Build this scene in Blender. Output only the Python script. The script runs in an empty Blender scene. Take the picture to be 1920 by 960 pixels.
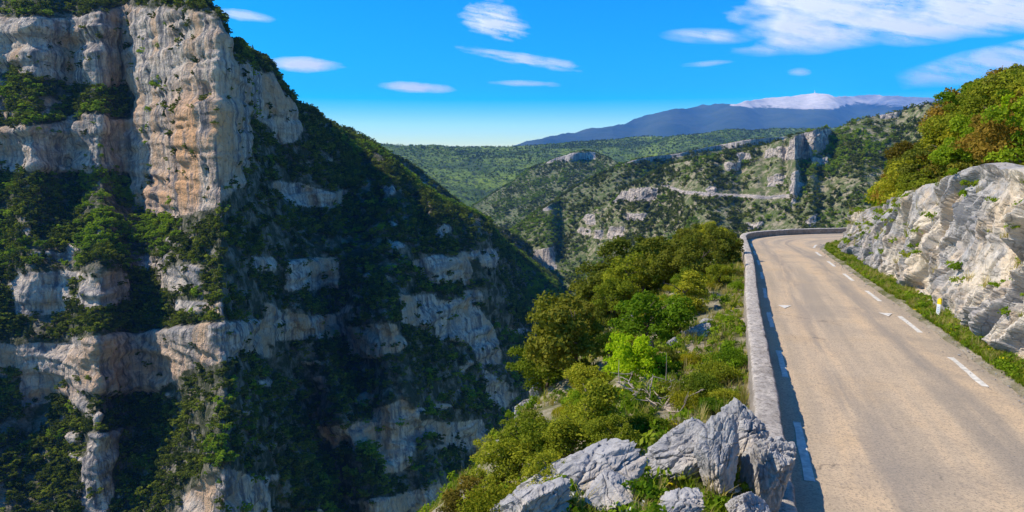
import bpy, math, random
import numpy as np

random.seed(7)
rng = np.random.default_rng(11)
SC = bpy.context.scene
COL = SC.collection

# ------------------------------------------------------------------ camera
F = 1280.0                       # focal length in pixels of a 1920 wide frame
TAN = 0.148                      # camera looks this much below the horizon
CP = 1 / math.sqrt(1 + TAN * TAN)
SP = TAN * CP
cam = bpy.data.cameras.new('camera')
cam.sensor_width = 36.0
cam.lens = 24.0
cam.clip_start = 0.1
cam.clip_end = 200000.0
camo = bpy.data.objects.new('camera', cam)
camo.location = (0, 0, 0)
camo.rotation_euler = (math.pi / 2 - math.atan(TAN), 0, 0)
COL.objects.link(camo)
SC.camera = camo

# ------------------------------------------------------------------ sky and sun
SUN_AZ = math.radians(-84)       # from +Y towards +X
SUN_EL = math.radians(44)
world = bpy.data.worlds.new('World')
SC.world = world
world.use_nodes = True
wn = world.node_tree
bg = wn.nodes['Background']
sky = wn.nodes.new('ShaderNodeTexSky')
sky.sky_type = 'NISHITA'
sky.sun_disc = False
sky.sun_elevation = SUN_EL
sky.sun_rotation = SUN_AZ
sky.altitude = 700
sky.air_density = 1.0
sky.dust_density = 0.0
sky.ozone_density = 4.0
hs = wn.nodes.new('ShaderNodeHueSaturation')
hs.inputs['Saturation'].default_value = 2.3
hs.inputs['Hue'].default_value = 0.504
wn.links.new(sky.outputs[0], hs.inputs['Color'])
wn.links.new(hs.outputs[0], bg.inputs[0])
bg.inputs[1].default_value = 0.125
sun = bpy.data.lights.new('sun', 'SUN')
sun.energy = 3.8
sun.angle = math.radians(0.5)
sun.color = (1.0, 0.90, 0.74)
suno = bpy.data.objects.new('sun', sun)
suno.rotation_euler = (math.pi / 2 - SUN_EL, 0, math.pi - SUN_AZ)
COL.objects.link(suno)
SC.view_settings.view_transform = 'Standard'
SC.view_settings.look = 'None'
SC.view_settings.gamma = 1.0
SC.view_settings.exposure = 0.76
SC.cycles.use_denoising = True
SC.cycles.max_bounces = 6
SC.cycles.diffuse_bounces = 4
SC.cycles.transmission_bounces = 3
SC.cycles.transparent_max_bounces = 8
SC.cycles.volume_bounces = 1


# ------------------------------------------------------------------ helpers
def vnoise(x, y, z, seed=0):
    xi = np.floor(x).astype(np.int64); yi = np.floor(y).astype(np.int64); zi = np.floor(z).astype(np.int64)
    fx = x - xi; fy = y - yi; fz = z - zi
    fx = fx * fx * (3 - 2 * fx); fy = fy * fy * (3 - 2 * fy); fz = fz * fz * (3 - 2 * fz)

    def h(a, b, c):
        n = (a * 374761393 + b * 668265263 + c * 1274126177 + seed * 97531) & 0xffffffff
        n = ((n ^ (n >> 13)) * 1103515245) & 0xffffffff
        n = ((n ^ (n >> 16)) * 2246822519) & 0xffffffff
        return ((n ^ (n >> 15)) & 0xffff) / 32767.5 - 1.0
    r = 0
    for dx in (0, 1):
        wx = fx if dx else 1 - fx
        for dy in (0, 1):
            wy = fy if dy else 1 - fy
            r = r + wx * wy * ((1 - fz) * h(xi + dx, yi + dy, zi) + fz * h(xi + dx, yi + dy, zi + 1))
    return r


def fbm(x, y, z, octaves=4, seed=0, gain=0.5, ridged=False):
    s = 0; a = 1.0; n = 0
    for o in range(octaves):
        v = vnoise(x * 2 ** o + 17.3 * o, y * 2 ** o - 9.1 * o, z * 2 ** o + 4.7 * o, seed + o)
        s = s + a * ((1 - 2 * np.abs(v)) if ridged else v)
        n += a; a *= gain
    return s / n


def ray(px, py):
    px = np.asarray(px, float); py = np.asarray(py, float)
    x = (px - 960) / F; u = (480 - py) / F
    return np.stack([x, CP + SP * u, -SP + CP * u], -1)


def pix(P):
    P = np.asarray(P, float)
    f = P[..., 1] * CP - P[..., 2] * SP
    u = P[..., 1] * SP + P[..., 2] * CP
    return 960 + F * P[..., 0] / f, 480 - F * u / f, f


def inside(poly, x, y):
    r = np.zeros(x.shape, bool)
    n = len(poly)
    for i in range(n):
        x1, y1 = poly[i]; x2, y2 = poly[(i + 1) % n]
        if y1 == y2:
            continue
        c = ((y1 > y) != (y2 > y)) & (x < (x2 - x1) * (y - y1) / (y2 - y1) + x1)
        r ^= c
    return r


def blur(a, k, axis):
    if k < 1:
        return a
    w = np.exp(-0.5 * (np.arange(-2 * k, 2 * k + 1) / k) ** 2); w /= w.sum()
    pad = [(0, 0)] * a.ndim; pad[axis] = (2 * k, 2 * k)
    b = np.pad(a, pad, mode='edge')
    r = 0
    for i, wi in enumerate(w):
        sl = [slice(None)] * a.ndim; sl[axis] = slice(i, i + a.shape[axis])
        r = r + wi * b[tuple(sl)]
    return r


def tag(o, label=None, cat=None, group=None, kind=None):
    if label: o['label'] = label
    if cat: o['category'] = cat
    if group: o['group'] = group
    if kind: o['kind'] = kind
    return o


def mesh_data(name, V, faces, mat, smooth=True, uv=None, attrs=None):
    V = np.asarray(V, np.float32).reshape(-1, 3)
    faces = np.asarray(faces, np.int32)
    k = faces.shape[1]
    me = bpy.data.meshes.new(name)
    me.vertices.add(len(V)); me.vertices.foreach_set('co', V.ravel())
    me.loops.add(faces.size); me.loops.foreach_set('vertex_index', faces.ravel())
    me.polygons.add(len(faces))
    me.polygons.foreach_set('loop_start', np.arange(0, faces.size, k, dtype=np.int32))
    me.polygons.foreach_set('loop_total', np.full(len(faces), k, np.int32))
    me.polygons.foreach_set('use_smooth', np.full(len(faces), smooth))
    if attrs:
        for nm, a in attrs.items():
            a = np.asarray(a, np.float32)
            if a.ndim == 1:
                at = me.attributes.new(nm, 'FLOAT', 'POINT'); at.data.foreach_set('value', a.ravel())
            else:
                at = me.attributes.new(nm, 'FLOAT_VECTOR', 'POINT'); at.data.foreach_set('vector', a.ravel())
    me.update(calc_edges=True)
    me.validate()
    if mat: me.materials.append(mat)
    return me


def obj(name, me, parent=None):
    o = bpy.data.objects.new(name, me)
    COL.objects.link(o)
    if parent: o.parent = parent
    return o


def empty(name, loc=(0, 0, 0)):
    o = bpy.data.objects.new(name, None)
    o.location = loc
    o.empty_display_size = 0.3
    COL.objects.link(o)
    return o


def grid_faces(n, m, flip=False):
    i = np.arange(n - 1)[:, None] * m + np.arange(m - 1)[None, :]
    i = i.ravel()
    f = np.stack([i, i + 1, i + m + 1, i + m], -1)
    return f[:, ::-1] if flip else f


def grid_normals(P):
    du = np.gradient(P, axis=0); dv = np.gradient(P, axis=1)
    n = np.cross(du, dv)
    return n / (np.linalg.norm(n, axis=-1, keepdims=True) + 1e-9)


# ------------------------------------------------------------------ materials
class NT:
    def __init__(s, name):
        s.m = bpy.data.materials.new(name); s.m.use_nodes = True
        s.t = s.m.node_tree; s.t.nodes.clear()
        s.out = s.t.nodes.new('ShaderNodeOutputMaterial')

    def n(s, typ, **kw):
        nd = s.t.nodes.new(typ)
        for k, v in kw.items():
            if k.startswith('i_'):
                nd.inputs[k[2:].replace('_', ' ')].default_value = v
            else:
                setattr(nd, k, v)
        return nd

    def l(s, a, b): s.t.links.new(a, b)

    def coord(s, scale=(1, 1, 1), rot=(0, 0, 0), kind='Object'):
        tc = s.n('ShaderNodeTexCoord'); mp = s.n('ShaderNodeMapping')
        mp.inputs['Scale'].default_value = scale; mp.inputs['Rotation'].default_value = rot
        s.l(tc.outputs[kind], mp.inputs[0])
        return mp.outputs[0]

    def noise(s, vec, scale, detail=4, rough=0.55, out='Fac'):
        nd = s.n('ShaderNodeTexNoise'); nd.inputs['Scale'].default_value = scale
        nd.inputs['Detail'].default_value = detail; nd.inputs['Roughness'].default_value = rough
        s.l(vec, nd.inputs['Vector'])
        return nd.outputs[out]

    def ramp(s, fac, stops):
        r = s.n('ShaderNodeValToRGB'); e = r.color_ramp.elements
        while len(e) < len(stops): e.new(0.5)
        for el, (p, c) in zip(e, stops):
            el.position = p; el.color = (*c, 1) if len(c) == 3 else c
        s.l(fac, r.inputs[0])
        return r.outputs[0]

    def step(s, fac, a, b):
        r = s.n('ShaderNodeMapRange'); r.inputs['From Min'].default_value = a; r.inputs['From Max'].default_value = b
        r.clamp = True
        s.l(fac, r.inputs['Value'])
        return r.outputs[0]

    def mix(s, fac, a, b, mode='MIX'):
        m = s.n('ShaderNodeMix', data_type='RGBA', blend_type=mode)
        for v, i in ((fac, 0), (a, 6), (b, 7)):
            if isinstance(v, (int, float)): m.inputs[i].default_value = v
            elif isinstance(v, tuple): m.inputs[i].default_value = (*v, 1)
            else: s.l(v, m.inputs[i])
        return m.outputs[2]

    def math(s, op, a, b=0.0):
        m = s.n('ShaderNodeMath', operation=op)
        for v, i in ((a, 0), (b, 1)):
            if isinstance(v, (int, float)): m.inputs[i].default_value = v
            else: s.l(v, m.inputs[i])
        return m.outputs[0]

    def attr(s, name, out='Fac'):
        a = s.n('ShaderNodeAttribute', attribute_name=name)
        return a.outputs[out]

    def bump(s, h, strength=0.5, dist=0.1):
        b = s.n('ShaderNodeBump'); b.inputs['Strength'].default_value = strength
        b.inputs['Distance'].default_value = dist
        s.l(h, b.inputs['Height'])
        return b.outputs[0]

    def done(s, color, normal=None, rough=0.9, spec=0.2):
        p = s.n('ShaderNodeBsdfPrincipled')
        if isinstance(color, tuple): p.inputs['Base Color'].default_value = (*color, 1)
        else: s.l(color, p.inputs['Base Color'])
        if isinstance(rough, (int, float)): p.inputs['Roughness'].default_value = rough
        else: s.l(rough, p.inputs['Roughness'])
        p.inputs['Specular IOR Level'].default_value = spec
        if normal: s.l(normal, p.inputs['Normal'])
        s.l(p.outputs[0], s.out.inputs[0])
        return s.m


def mat_far_cliff(name, soil, soil2, orange=True):
    """limestone where the surface is steep (attribute rock), scrub soil elsewhere"""
    s = NT(name)
    v = s.coord()
    vs = s.coord(scale=(1, 1, 0.07))
    hz = s.coord(scale=(0.25, 0.25, 1.6))
    streak = s.noise(vs, 0.26, 6, 0.68)
    streak2 = s.noise(vs, 0.055, 4, 0.6)
    big = s.noise(v, 0.018, 4, 0.6)
    strata = s.noise(hz, 0.11, 5, 0.65)
    fine = s.noise(v, 0.5, 5, 0.7)
    rock = s.ramp(streak, [(0.36, (0.17, 0.165, 0.17)), (0.45, (0.40, 0.36, 0.325)), (0.53, (0.60, 0.505, 0.42)), (0.64, (0.72, 0.61, 0.50))])
    rock = s.mix(s.math('MULTIPLY', s.step(strata, 0.52, 0.62), 0.7), rock, (0.27, 0.255, 0.25))
    if orange:
        om = s.math('MULTIPLY', s.step(big, 0.46, 0.54), s.step(streak2, 0.42, 0.54))
        rock = s.mix(s.math('MULTIPLY', om, 0.75), rock, (0.60, 0.38, 0.22))
        st = s.attr('stain')
        sm = s.math('MULTIPLY', st, s.step(s.math('ADD', streak2, s.math('MULTIPLY', streak, 0.5)), 0.58, 0.76))
        rock = s.mix(s.math('MULTIPLY', sm, 0.95), rock, (0.72, 0.40, 0.20))
    dark = s.math('MULTIPLY', s.step(streak, 0.54, 0.42), s.step(streak2, 0.52, 0.44))
    rock = s.mix(s.math('MULTIPLY', dark, 0.75), rock, (0.13, 0.125, 0.14))
    rock = s.mix(s.step(fine, 0.45, 0.25), rock, (0.16, 0.15, 0.15))
    ck = s.n('ShaderNodeTexVoronoi', feature='DISTANCE_TO_EDGE'); ck.inputs['Scale'].default_value = 1.0
    cv = s.n('ShaderNodeVectorMath', operation='ADD'); cn = s.n('ShaderNodeTexNoise'); cn.inputs['Scale'].default_value = 0.09; cn.inputs['Detail'].default_value = 4
    sc_ = s.n('ShaderNodeVectorMath', operation='SCALE'); sc_.inputs['Scale'].default_value = 0.7
    s.l(v, cn.inputs['Vector']); s.l(cn.outputs['Color'], sc_.inputs[0]); s.l(s.coord(scale=(0.16, 0.16, 0.045)), cv.inputs[0]); s.l(sc_.outputs[0], cv.inputs[1]); s.l(cv.outputs[0], ck.inputs['Vector'])
    crk = s.step(ck.outputs['Distance'], 0.0, 0.07)
    rock = s.mix(s.math('MULTIPLY', s.math('SUBTRACT', 1.0, crk), 0.22), rock, (0.16, 0.145, 0.135))
    so = s.mix(s.step(s.noise(v, 0.12, 4, 0.65), 0.38, 0.55), soil, soil2)
    so = s.mix(s.step(fine, 0.5, 0.3), so, (0.07, 0.085, 0.035))
    rm = s.step(s.math('ADD', s.attr('rock'), s.math('MULTIPLY', s.math('SUBTRACT', fine, 0.5), 0.8)), 0.35, 0.6)
    col = s.mix(rm, so, rock)
    h = s.math('ADD', s.math('MULTIPLY', streak, 0.8), s.math('ADD', s.math('MULTIPLY', strata, 0.8), s.math('ADD', fine, s.math('MULTIPLY', crk, 0.25))))
    return s.done(col, s.bump(h, 1.0, 2.2))


def mat_near_rock(name, warm=0.5, scale=1.0):
    s = NT(name)
    v = s.coord()
    n1 = s.noise(v, 0.7 * scale, 6, 0.65)
    n2 = s.noise(v, 4.0 * scale, 6, 0.7)
    n3 = s.noise(v, 0.28 * scale, 4, 0.6)
    n4 = s.noise(v, 18 * scale, 4, 0.7)
    c = s.ramp(n2, [(0.30, (0.15, 0.14, 0.13)), (0.43, (0.32, 0.30, 0.28)), (0.57, (0.45, 0.415, 0.38)), (0.72, (0.58, 0.535, 0.48))])
    c = s.mix(s.math('MULTIPLY', s.step(n1, 0.50, 0.60), warm), c, (0.60, 0.45, 0.29))
    c = s.mix(s.math('MULTIPLY', s.step(n3, 0.50, 0.60), warm * 0.9), c, (0.68, 0.58, 0.44))
    c = s.mix(s.math('MULTIPLY', s.step(n3, 0.50, 0.40), 0.65), c, (0.32, 0.315, 0.32))
    c = s.mix(s.math('MULTIPLY', s.step(s.noise(v, 2.1 * scale, 5, 0.7), 0.58, 0.70), 0.6), c, (0.22, 0.21, 0.20))
    c = s.mix(s.math('MULTIPLY', s.step(n4, 0.50, 0.30), 0.5), c, (0.20, 0.19, 0.185))
    vor = s.n('ShaderNodeTexVoronoi', feature='DISTANCE_TO_EDGE')
    vor.inputs['Scale'].default_value = 1.0 * scale
    wv = s.n('ShaderNodeVectorMath', operation='ADD')
    nv = s.n('ShaderNodeTexNoise'); nv.inputs['Scale'].default_value = 1.6 * scale
    s.l(v, nv.inputs['Vector']); s.l(v, wv.inputs[0]); s.l(nv.outputs['Color'], wv.inputs[1])
    s.l(wv.outputs[0], vor.inputs['Vector'])
    crack = s.step(vor.outputs['Distance'], 0.0, 0.035)
    c = s.mix(s.math('MULTIPLY', s.math('SUBTRACT', 1.0, crack), 0.6), c, (0.13, 0.125, 0.11))
    h = s.math('ADD', s.math('MULTIPLY', n2, 1.0), s.math('ADD', s.math('MULTIPLY', n4, 0.35), s.math('MULTIPLY', crack, 0.25)))
    return s.done(c, s.bump(h, 0.55, 0.09 / scale))


def mat_leaf(name, stops, trans=0.35, patch=0.0):
    s = NT(name)
    oi = s.n('ShaderNodeObjectInfo')
    f = s.math('ADD', s.math('MULTIPLY', oi.outputs['Random'], 0.62), s.math('MULTIPLY', s.attr('tone'), 0.38))
    c = s.ramp(f, stops)
    d = s.n('ShaderNodeBsdfDiffuse'); t = s.n('ShaderNodeBsdfTranslucent')
    s.l(c, d.inputs[0])
    tc = s.mix(1.0, c, (1.15, 1.25, 0.55), 'MULTIPLY')
    s.l(tc, t.inputs[0])
    m = s.n('ShaderNodeMixShader'); m.inputs[0].default_value = trans
    s.l(d.outputs[0], m.inputs[1]); s.l(t.outputs[0], m.inputs[2])
    s.l(m.outputs[0], s.out.inputs[0])
    return s.m


def mat_plain(name, col, var=0.3, scale=5.0, rough=0.85, bump=0.0, spec=0.2):
    s = NT(name)
    n = s.noise(s.coord(), scale, 5, 0.6)
    lo = tuple(c * (1 - var) for c in col); hi = tuple(min(1, c * (1 + var)) for c in col)
    c = s.ramp(n, [(0.3, lo), (0.7, hi)])
    return s.done(c, s.bump(n, bump, 0.05) if bump else None, rough, spec)


def mat_road():
    s = NT('asphalt')
    uv = s.coord(kind='UV')
    st = s.coord(scale=(1, 0.06, 1), kind='UV')
    bands = s.noise(st, 1.1, 4, 0.55)
    pat = s.noise(uv, 0.35, 5, 0.6)
    grain = s.noise(uv, 22, 3, 0.85)
    grain2 = s.noise(uv, 5, 6, 0.85)
    c = s.ramp(bands, [(0.36, (0.40, 0.315, 0.22)), (0.50, (0.53, 0.40, 0.262)), (0.62, (0.62, 0.445, 0.27))])
    c = s.mix(s.math('MULTIPLY', s.step(pat, 0.50, 0.34), 0.5), c, (0.30, 0.25, 0.19))
    c = s.mix(s.math('MULTIPLY', s.step(pat, 0.54, 0.70), 0.55), c, (0.52, 0.36, 0.20))
    sep = s.n('ShaderNodeSeparateXYZ'); s.l(uv, sep.inputs[0])
    for ctr in (1.55, 3.75):          # worn wheel paths
        d = s.math('ABSOLUTE', s.math('SUBTRACT', sep.outputs[0], ctr))
        w = s.math('MULTIPLY', s.step(d, 0.6, 0.1), s.step(s.noise(st, 2.6, 4, 0.6), 0.40, 0.56))
        c = s.mix(s.math('MULTIPLY', w, 0.65), c, (0.265, 0.225, 0.18))
    c = s.mix(s.step(grain, 0.48, 0.34), c, (0.17, 0.145, 0.115))
    c = s.mix(s.math('MULTIPLY', s.step(grain, 0.58, 0.75), 0.6), c, (0.66, 0.54, 0.40))
    c = s.mix(s.math('MULTIPLY', s.step(grain2, 0.5, 0.36), 0.5), c, (0.22, 0.185, 0.145))
    # cracks: thin lines of warped cells, only in patches
    wv = s.n('ShaderNodeVectorMath', operation='ADD')
    nv = s.n('ShaderNodeTexNoise'); nv.inputs['Scale'].default_value = 1.3; nv.inputs['Detail'].default_value = 5
    s.l(uv, nv.inputs['Vector']); s.l(uv, wv.inputs[0]); s.l(nv.outputs['Color'], wv.inputs[1])
    vor = s.n('ShaderNodeTexVoronoi', feature='DISTANCE_TO_EDGE'); vor.inputs['Scale'].default_value = 0.55
    s.l(wv.outputs[0], vor.inputs['Vector'])
    ck = s.math('MULTIPLY', s.step(vor.outputs['Distance'], 0.014, 0.004), s.step(s.noise(uv, 0.45, 3), 0.57, 0.64))
    c = s.mix(s.math('MULTIPLY', ck, 0.6), c, (0.09, 0.075, 0.06))
    h = s.math('ADD', grain, s.math('MULTIPLY', grain2, 0.7))
    return s.done(c, s.bump(h, 0.55, 0.02), 0.9, 0.25)


M = {}
M['massif'] = mat_far_cliff('gorge_limestone', (0.26, 0.225, 0.17), (0.05, 0.056, 0.024))
M['slope'] = mat_far_cliff('hillside_scree', (0.38, 0.325, 0.22), (0.12, 0.15, 0.045), orange=False)
M['spur'] = mat_far_cliff('spur_scree', (0.26, 0.24, 0.14), (0.10, 0.135, 0.04), orange=False)
M['rock'] = mat_near_rock('grey_limestone', 0.75)
M['boulder'] = mat_near_rock('pale_limestone', 0.3, 1.4)
M['road'] = mat_road()
M['wall'] = None
M['bark'] = mat_plain('bark', (0.14, 0.105, 0.075), 0.4, 9, 0.9, 0.6)
M['deadwood'] = mat_plain('dry_wood', (0.33, 0.27, 0.22), 0.35, 12)
M['leaf_dark'] = mat_leaf('leaf_evergreen', [(0.1, (0.065, 0.092, 0.016)), (0.5, (0.155, 0.170, 0.024)), (0.9, (0.30, 0.262, 0.034))])
M['leaf_olive'] = mat_leaf('leaf_juniper', [(0.1, (0.11, 0.155, 0.016)), (0.5, (0.26, 0.28, 0.024)), (0.9, (0.42, 0.39, 0.034))])
M['leaf_lime'] = mat_leaf('leaf_maple', [(0.1, (0.24, 0.34, 0.012)), (0.5, (0.36, 0.48, 0.016)), (0.9, (0.50, 0.58, 0.022))], 0.45)
M['leaf_mid'] = mat_leaf('leaf_green', [(0.1, (0.085, 0.155, 0.012)), (0.5, (0.165, 0.255, 0.016)), (0.9, (0.27, 0.35, 0.022))], 0.4)
M['leaf_ochre'] = mat_leaf('leaf_young_oak', [(0.1, (0.105, 0.088, 0.016)), (0.45, (0.205, 0.150, 0.024)), (0.9, (0.330, 0.205, 0.034))])
M['leaf_yellow'] = mat_leaf('leaf_broom', [(0.1, (0.15, 0.165, 0.014)), (0.5, (0.27, 0.265, 0.020)), (0.9, (0.45, 0.36, 0.025))], 0.4)
M['leaf_far'] = mat_leaf('leaf_far_oak', [(0.05, (0.034, 0.052, 0.013)), (0.40, (0.085, 0.110, 0.020)), (0.7, (0.17, 0.195, 0.026)), (0.95, (0.30, 0.34, 0.032))])
M['leaf_far_lime'] = mat_leaf('leaf_far_maple', [(0.1, (0.11, 0.18, 0.018)), (0.5, (0.20, 0.29, 0.022)), (0.9, (0.31, 0.40, 0.03))], 0.4)
M['leaf_pine'] = mat_leaf('leaf_pine', [(0.1, (0.022, 0.040, 0.016)), (0.5, (0.045, 0.070, 0.022)), (0.9, (0.075, 0.095, 0.03))], 0.2)
M['grass'] = mat_leaf('grass_blade', [(0.1, (0.10, 0.17, 0.012)), (0.5, (0.19, 0.27, 0.018)), (0.9, (0.34, 0.33, 0.05))], 0.4)
M['drygrass'] = mat_leaf('dry_grass_blade', [(0.1, (0.24, 0.20, 0.06)), (0.5, (0.40, 0.33, 0.12)), (0.9, (0.55, 0.45, 0.20))], 0.4)
M['paint'] = mat_plain('road_paint', (0.62, 0.58, 0.50), 0.28, 7, 0.75)
M['petal_yellow'] = mat_leaf('petal_yellow', [(0.1, (0.6, 0.5, 0.01)), (0.9, (0.75, 0.62, 0.02))], 0.3)
M['petal_white'] = mat_leaf('petal_white', [(0.1, (0.7, 0.7, 0.68)), (0.9, (0.8, 0.8, 0.78))], 0.3)


def mat_wall():
    s = NT('rough_concrete')
    v = s.coord()
    a = s.noise(v, 9, 6, 0.75); b = s.noise(v, 1.2, 5, 0.6); g = s.noise(v, 38, 4, 0.8)
    c = s.ramp(a, [(0.34, (0.24, 0.20, 0.16)), (0.45, (0.54, 0.465, 0.38)), (0.57, (0.72, 0.63, 0.53)), (0.70, (0.80, 0.72, 0.62))])
    c = s.mix(s.math('MULTIPLY', s.step(b, 0.52, 0.36), 0.45), c, (0.36, 0.30, 0.245))
    c = s.mix(s.step(g, 0.46, 0.32), c, (0.16, 0.135, 0.115))
    ln = s.noise(s.coord(scale=(0.6, 0.6, 0.6)), 14, 3, 0.8)
    c = s.mix(s.math('MULTIPLY', s.step(ln, 0.47, 0.36), 0.6), c, (0.22, 0.18, 0.15))
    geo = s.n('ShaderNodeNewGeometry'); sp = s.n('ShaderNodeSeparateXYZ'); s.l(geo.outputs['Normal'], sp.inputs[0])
    side = s.step(sp.outputs[2], 0.75, 0.35)          # upright faces blotchier, darker and browner than the top
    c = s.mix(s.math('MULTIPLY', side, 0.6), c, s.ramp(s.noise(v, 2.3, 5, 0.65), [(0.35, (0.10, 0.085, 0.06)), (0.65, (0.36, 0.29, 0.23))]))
    return s.done(c, s.bump(s.math('ADD', a, g), 0.9, 0.05))


M['wall'] = mat_wall()


def mat_ground():
    s = NT('stony_soil')
    v = s.coord()
    a = s.noise(v, 0.6, 5, 0.6); b = s.noise(v, 5, 6, 0.7); g = s.noise(v, 22, 4, 0.75)
    c = s.ramp(b, [(0.3, (0.24, 0.19, 0.13)), (0.5, (0.40, 0.33, 0.235)), (0.7, (0.54, 0.47, 0.37))])
    c = s.mix(s.step(a, 0.42, 0.60), c, (0.14, 0.14, 0.045))
    c = s.mix(s.step(g, 0.40, 0.30), c, (0.14, 0.115, 0.08))
    return s.done(c, s.bump(s.math('ADD', b, g), 0.8, 0.08))


M['ground'] = mat_ground()

# ------------------------------------------------------------------ road layout (plan, metres; the camera stands at 0,0,0)
CAMH = 4.5
SLOPE = 0.0436
WALL_H = 0.5


def road_z(y):
    return -CAMH - SLOPE * np.minimum(y, 80)


LK = 1.0667 * np.array([(-6.2, -21.3), (3.32, 7.35), (5.30, 13.29), (8.21, 22.21), (12.2, 33.97), (13.78, 38.9), (16.75, 48.3), (17.75, 51.3), (18.9, 53.55), (20.9, 55.8), (23.7, 57.8), (26.6, 59.0), (30.5, 60.0), (42.0, 62.0)])
RK = np.array([(-1.2, -24.5), (8.15, 5.9), (10.25, 12.2), (13.3, 21.3), (17.3, 34.0), (19.0, 39.3), (21.5, 47.0), (22.4, 49.0), (23.4, 50.9), (24.6, 52.4), (26.2, 53.9), (28.6, 55.3), (32.6, 56.9), (45.0, 60.0)])


def resample(K, n_per=14):
    """Catmull-Rom through the keys"""
    P = np.vstack([2 * K[0] - K[1], K, 2 * K[-1] - K[-2]])
    out = []
    for i in range(1, len(P) - 2):
        p0, p1, p2, p3 = P[i - 1:i + 3]
        # centripetal parametrisation keeps the tight bend free of loops
        t0 = 0; t1 = t0 + np.linalg.norm(p1 - p0) ** 0.5; t2 = t1 + np.linalg.norm(p2 - p1) ** 0.5; t3 = t2 + np.linalg.norm(p3 - p2) ** 0.5
        for t in np.linspace(t1, t2, n_per, endpoint=False):
            A1 = (t1 - t) / (t1 - t0) * p0 + (t - t0) / (t1 - t0) * p1
            A2 = (t2 - t) / (t2 - t1) * p1 + (t - t1) / (t2 - t1) * p2
            A3 = (t3 - t) / (t3 - t2) * p2 + (t - t2) / (t3 - t2) * p3
            B1 = (t2 - t) / (t2 - t0) * A1 + (t - t0) / (t2 - t0) * A2
            B2 = (t3 - t) / (t3 - t1) * A2 + (t - t1) / (t3 - t1) * A3
            out.append((t2 - t) / (t2 - t1) * B1 + (t - t1) / (t2 - t1) * B2)
    out.append(K[-1])
    return np.array(out)


LP, RP = resample(LK), resample(RK)


def sdist(poly, x, y):
    """signed distance to a plan polyline, positive on its left; and arclength"""
    best = np.full(x.shape, 1e9); sign = np.ones(x.shape); arc = np.zeros(x.shape); acc = 0.0
    for a, b in zip(poly[:-1], poly[1:]):
        d = b - a; L = np.hypot(*d)
        if L < 1e-9: continue
        t = np.clip(((x - a[0]) * d[0] + (y - a[1]) * d[1]) / L ** 2, 0, 1)
        dx = x - a[0] - t * d[0]; dy = y - a[1] - t * d[1]
        r = np.hypot(dx, dy)
        c = r < best
        best = np.where(c, r, best)
        sign = np.where(c, np.sign(d[0] * dy - d[1] * dx), sign)
        arc = np.where(c, acc + t * L, arc)
        acc += L
    return best * sign, arc


# foot of the roadside rock face
BK = np.array([(1.2, -26.0), (9.6, 5.5), (11.9, 13.0), (13.0, 17.5), (14.0, 20.6), (14.9, 23.0), (16.0, 26.2), (19.1, 35.4), (21.6, 42.3), (24.2, 48.3), (26.4, 51.6), (29.5, 53.8), (34.0, 55.2), (46.0, 58.0)])
BP = resample(BK)


def rock_height(y):
    return np.interp(y, [0, 10, 16, 24, 30, 37, 44, 56, 70], [4.4, 4.5, 4.7, 5.1, 4.6, 3.7, 3.0, 2.5, 2.2])


BOULDER_FEET = [(1388, 828, 9.0, .48), (1300, 848, 8.4, .30), (1440, 885, 8.2, .52), (1352, 862, 7.9, .42), (1090, 905, 7.4, .28), (985, 965, 6.8, .22), (1140, 930, 6.9, .16), (1275, 955, 6.5, .12), (1400, 960, 7.2, .2)]


def near_height(x, y, smooth=False):
    x = np.asarray(x, float); y = np.asarray(y, float)
    rz = road_z(y)
    dl, _ = sdist(LP[::3], x, y)
    dr, _ = sdist(RP[::3], x, y)
    db, _ = sdist(BP[::3], x, y)
    d = np.maximum(dl - 0.45, 0)
    prof = np.where(d < 2.5, 0.14 * d, np.where(d < 6.5, 0.35 + 0.56 * (d - 2.5), np.where(d < 14, 2.59 + 1.25 * (d - 6.5), 11.965 + 1.9 * (d - 14))))
    bump = fbm(x / 3.0, y / 3.0, 0 * x, 4, 5)
    left = rz - 0.12 - prof + np.clip(d / 3, 0, 1) * bump * 0.55
    mound = 2.5 * np.exp(-((x - 0.2) ** 2 / 14 + (y + 0.5) ** 2 / 34)) * np.clip(d / 1.0, 0, 1)
    left = left + mound
    for a_, b_, t_, dr_ in BOULDER_FEET:
        c_ = ray(a_, b_) * t_
        cap = c_[2] - dr_ - 1.0 * np.maximum(np.hypot(x - c_[0], y - c_[1]) - 0.4, 0) + 0.08 * bump
        left = np.maximum(left, np.minimum(cap, rz + 0.42 + 0.9 * d))
    e = np.maximum(-db, 0)
    hr = rock_height(y)
    right = rz + 0.03 + np.clip((e - 1.2) / 0.5, 0, hr - 0.3) + np.interp(y, [20, 30, 38], [0.5, 1.0, 1.4]) * np.clip(e - 1.2 - 0.5 * hr, 0, 3.2) + 0.12 * np.maximum(e - 4.4 - 0.5 * hr, 0) + np.clip(e / 3, 0, 1) * bump * 0.3
    verge = rz + 0.05 + 0.05 * bump
    z = np.where(dl > 0.3, left, np.where(-db > 0, right, np.where(dr < 0, verge, rz - 0.10)))
    return z


def near_hit(px, py, tmin=4.0, tmax=90.0):
    d = ray(px, py)
    t = np.linspace(tmin, tmax, 500)
    P = d[None, :] * t[:, None]
    h = near_height(P[:, 0], P[:, 1])
    k = np.argmax(P[:, 2] < h)
    if (P[:, 2] < h).any() and t[k] < 70: return P[k], t[k]
    k = int(np.argmin((P[:, 2] - h) / t + 10 * (t < 9)))      # the ray only skims the slope: take the nearest ground
    return np.array([P[k, 0], P[k, 1], h[k]]), t[k]


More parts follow.
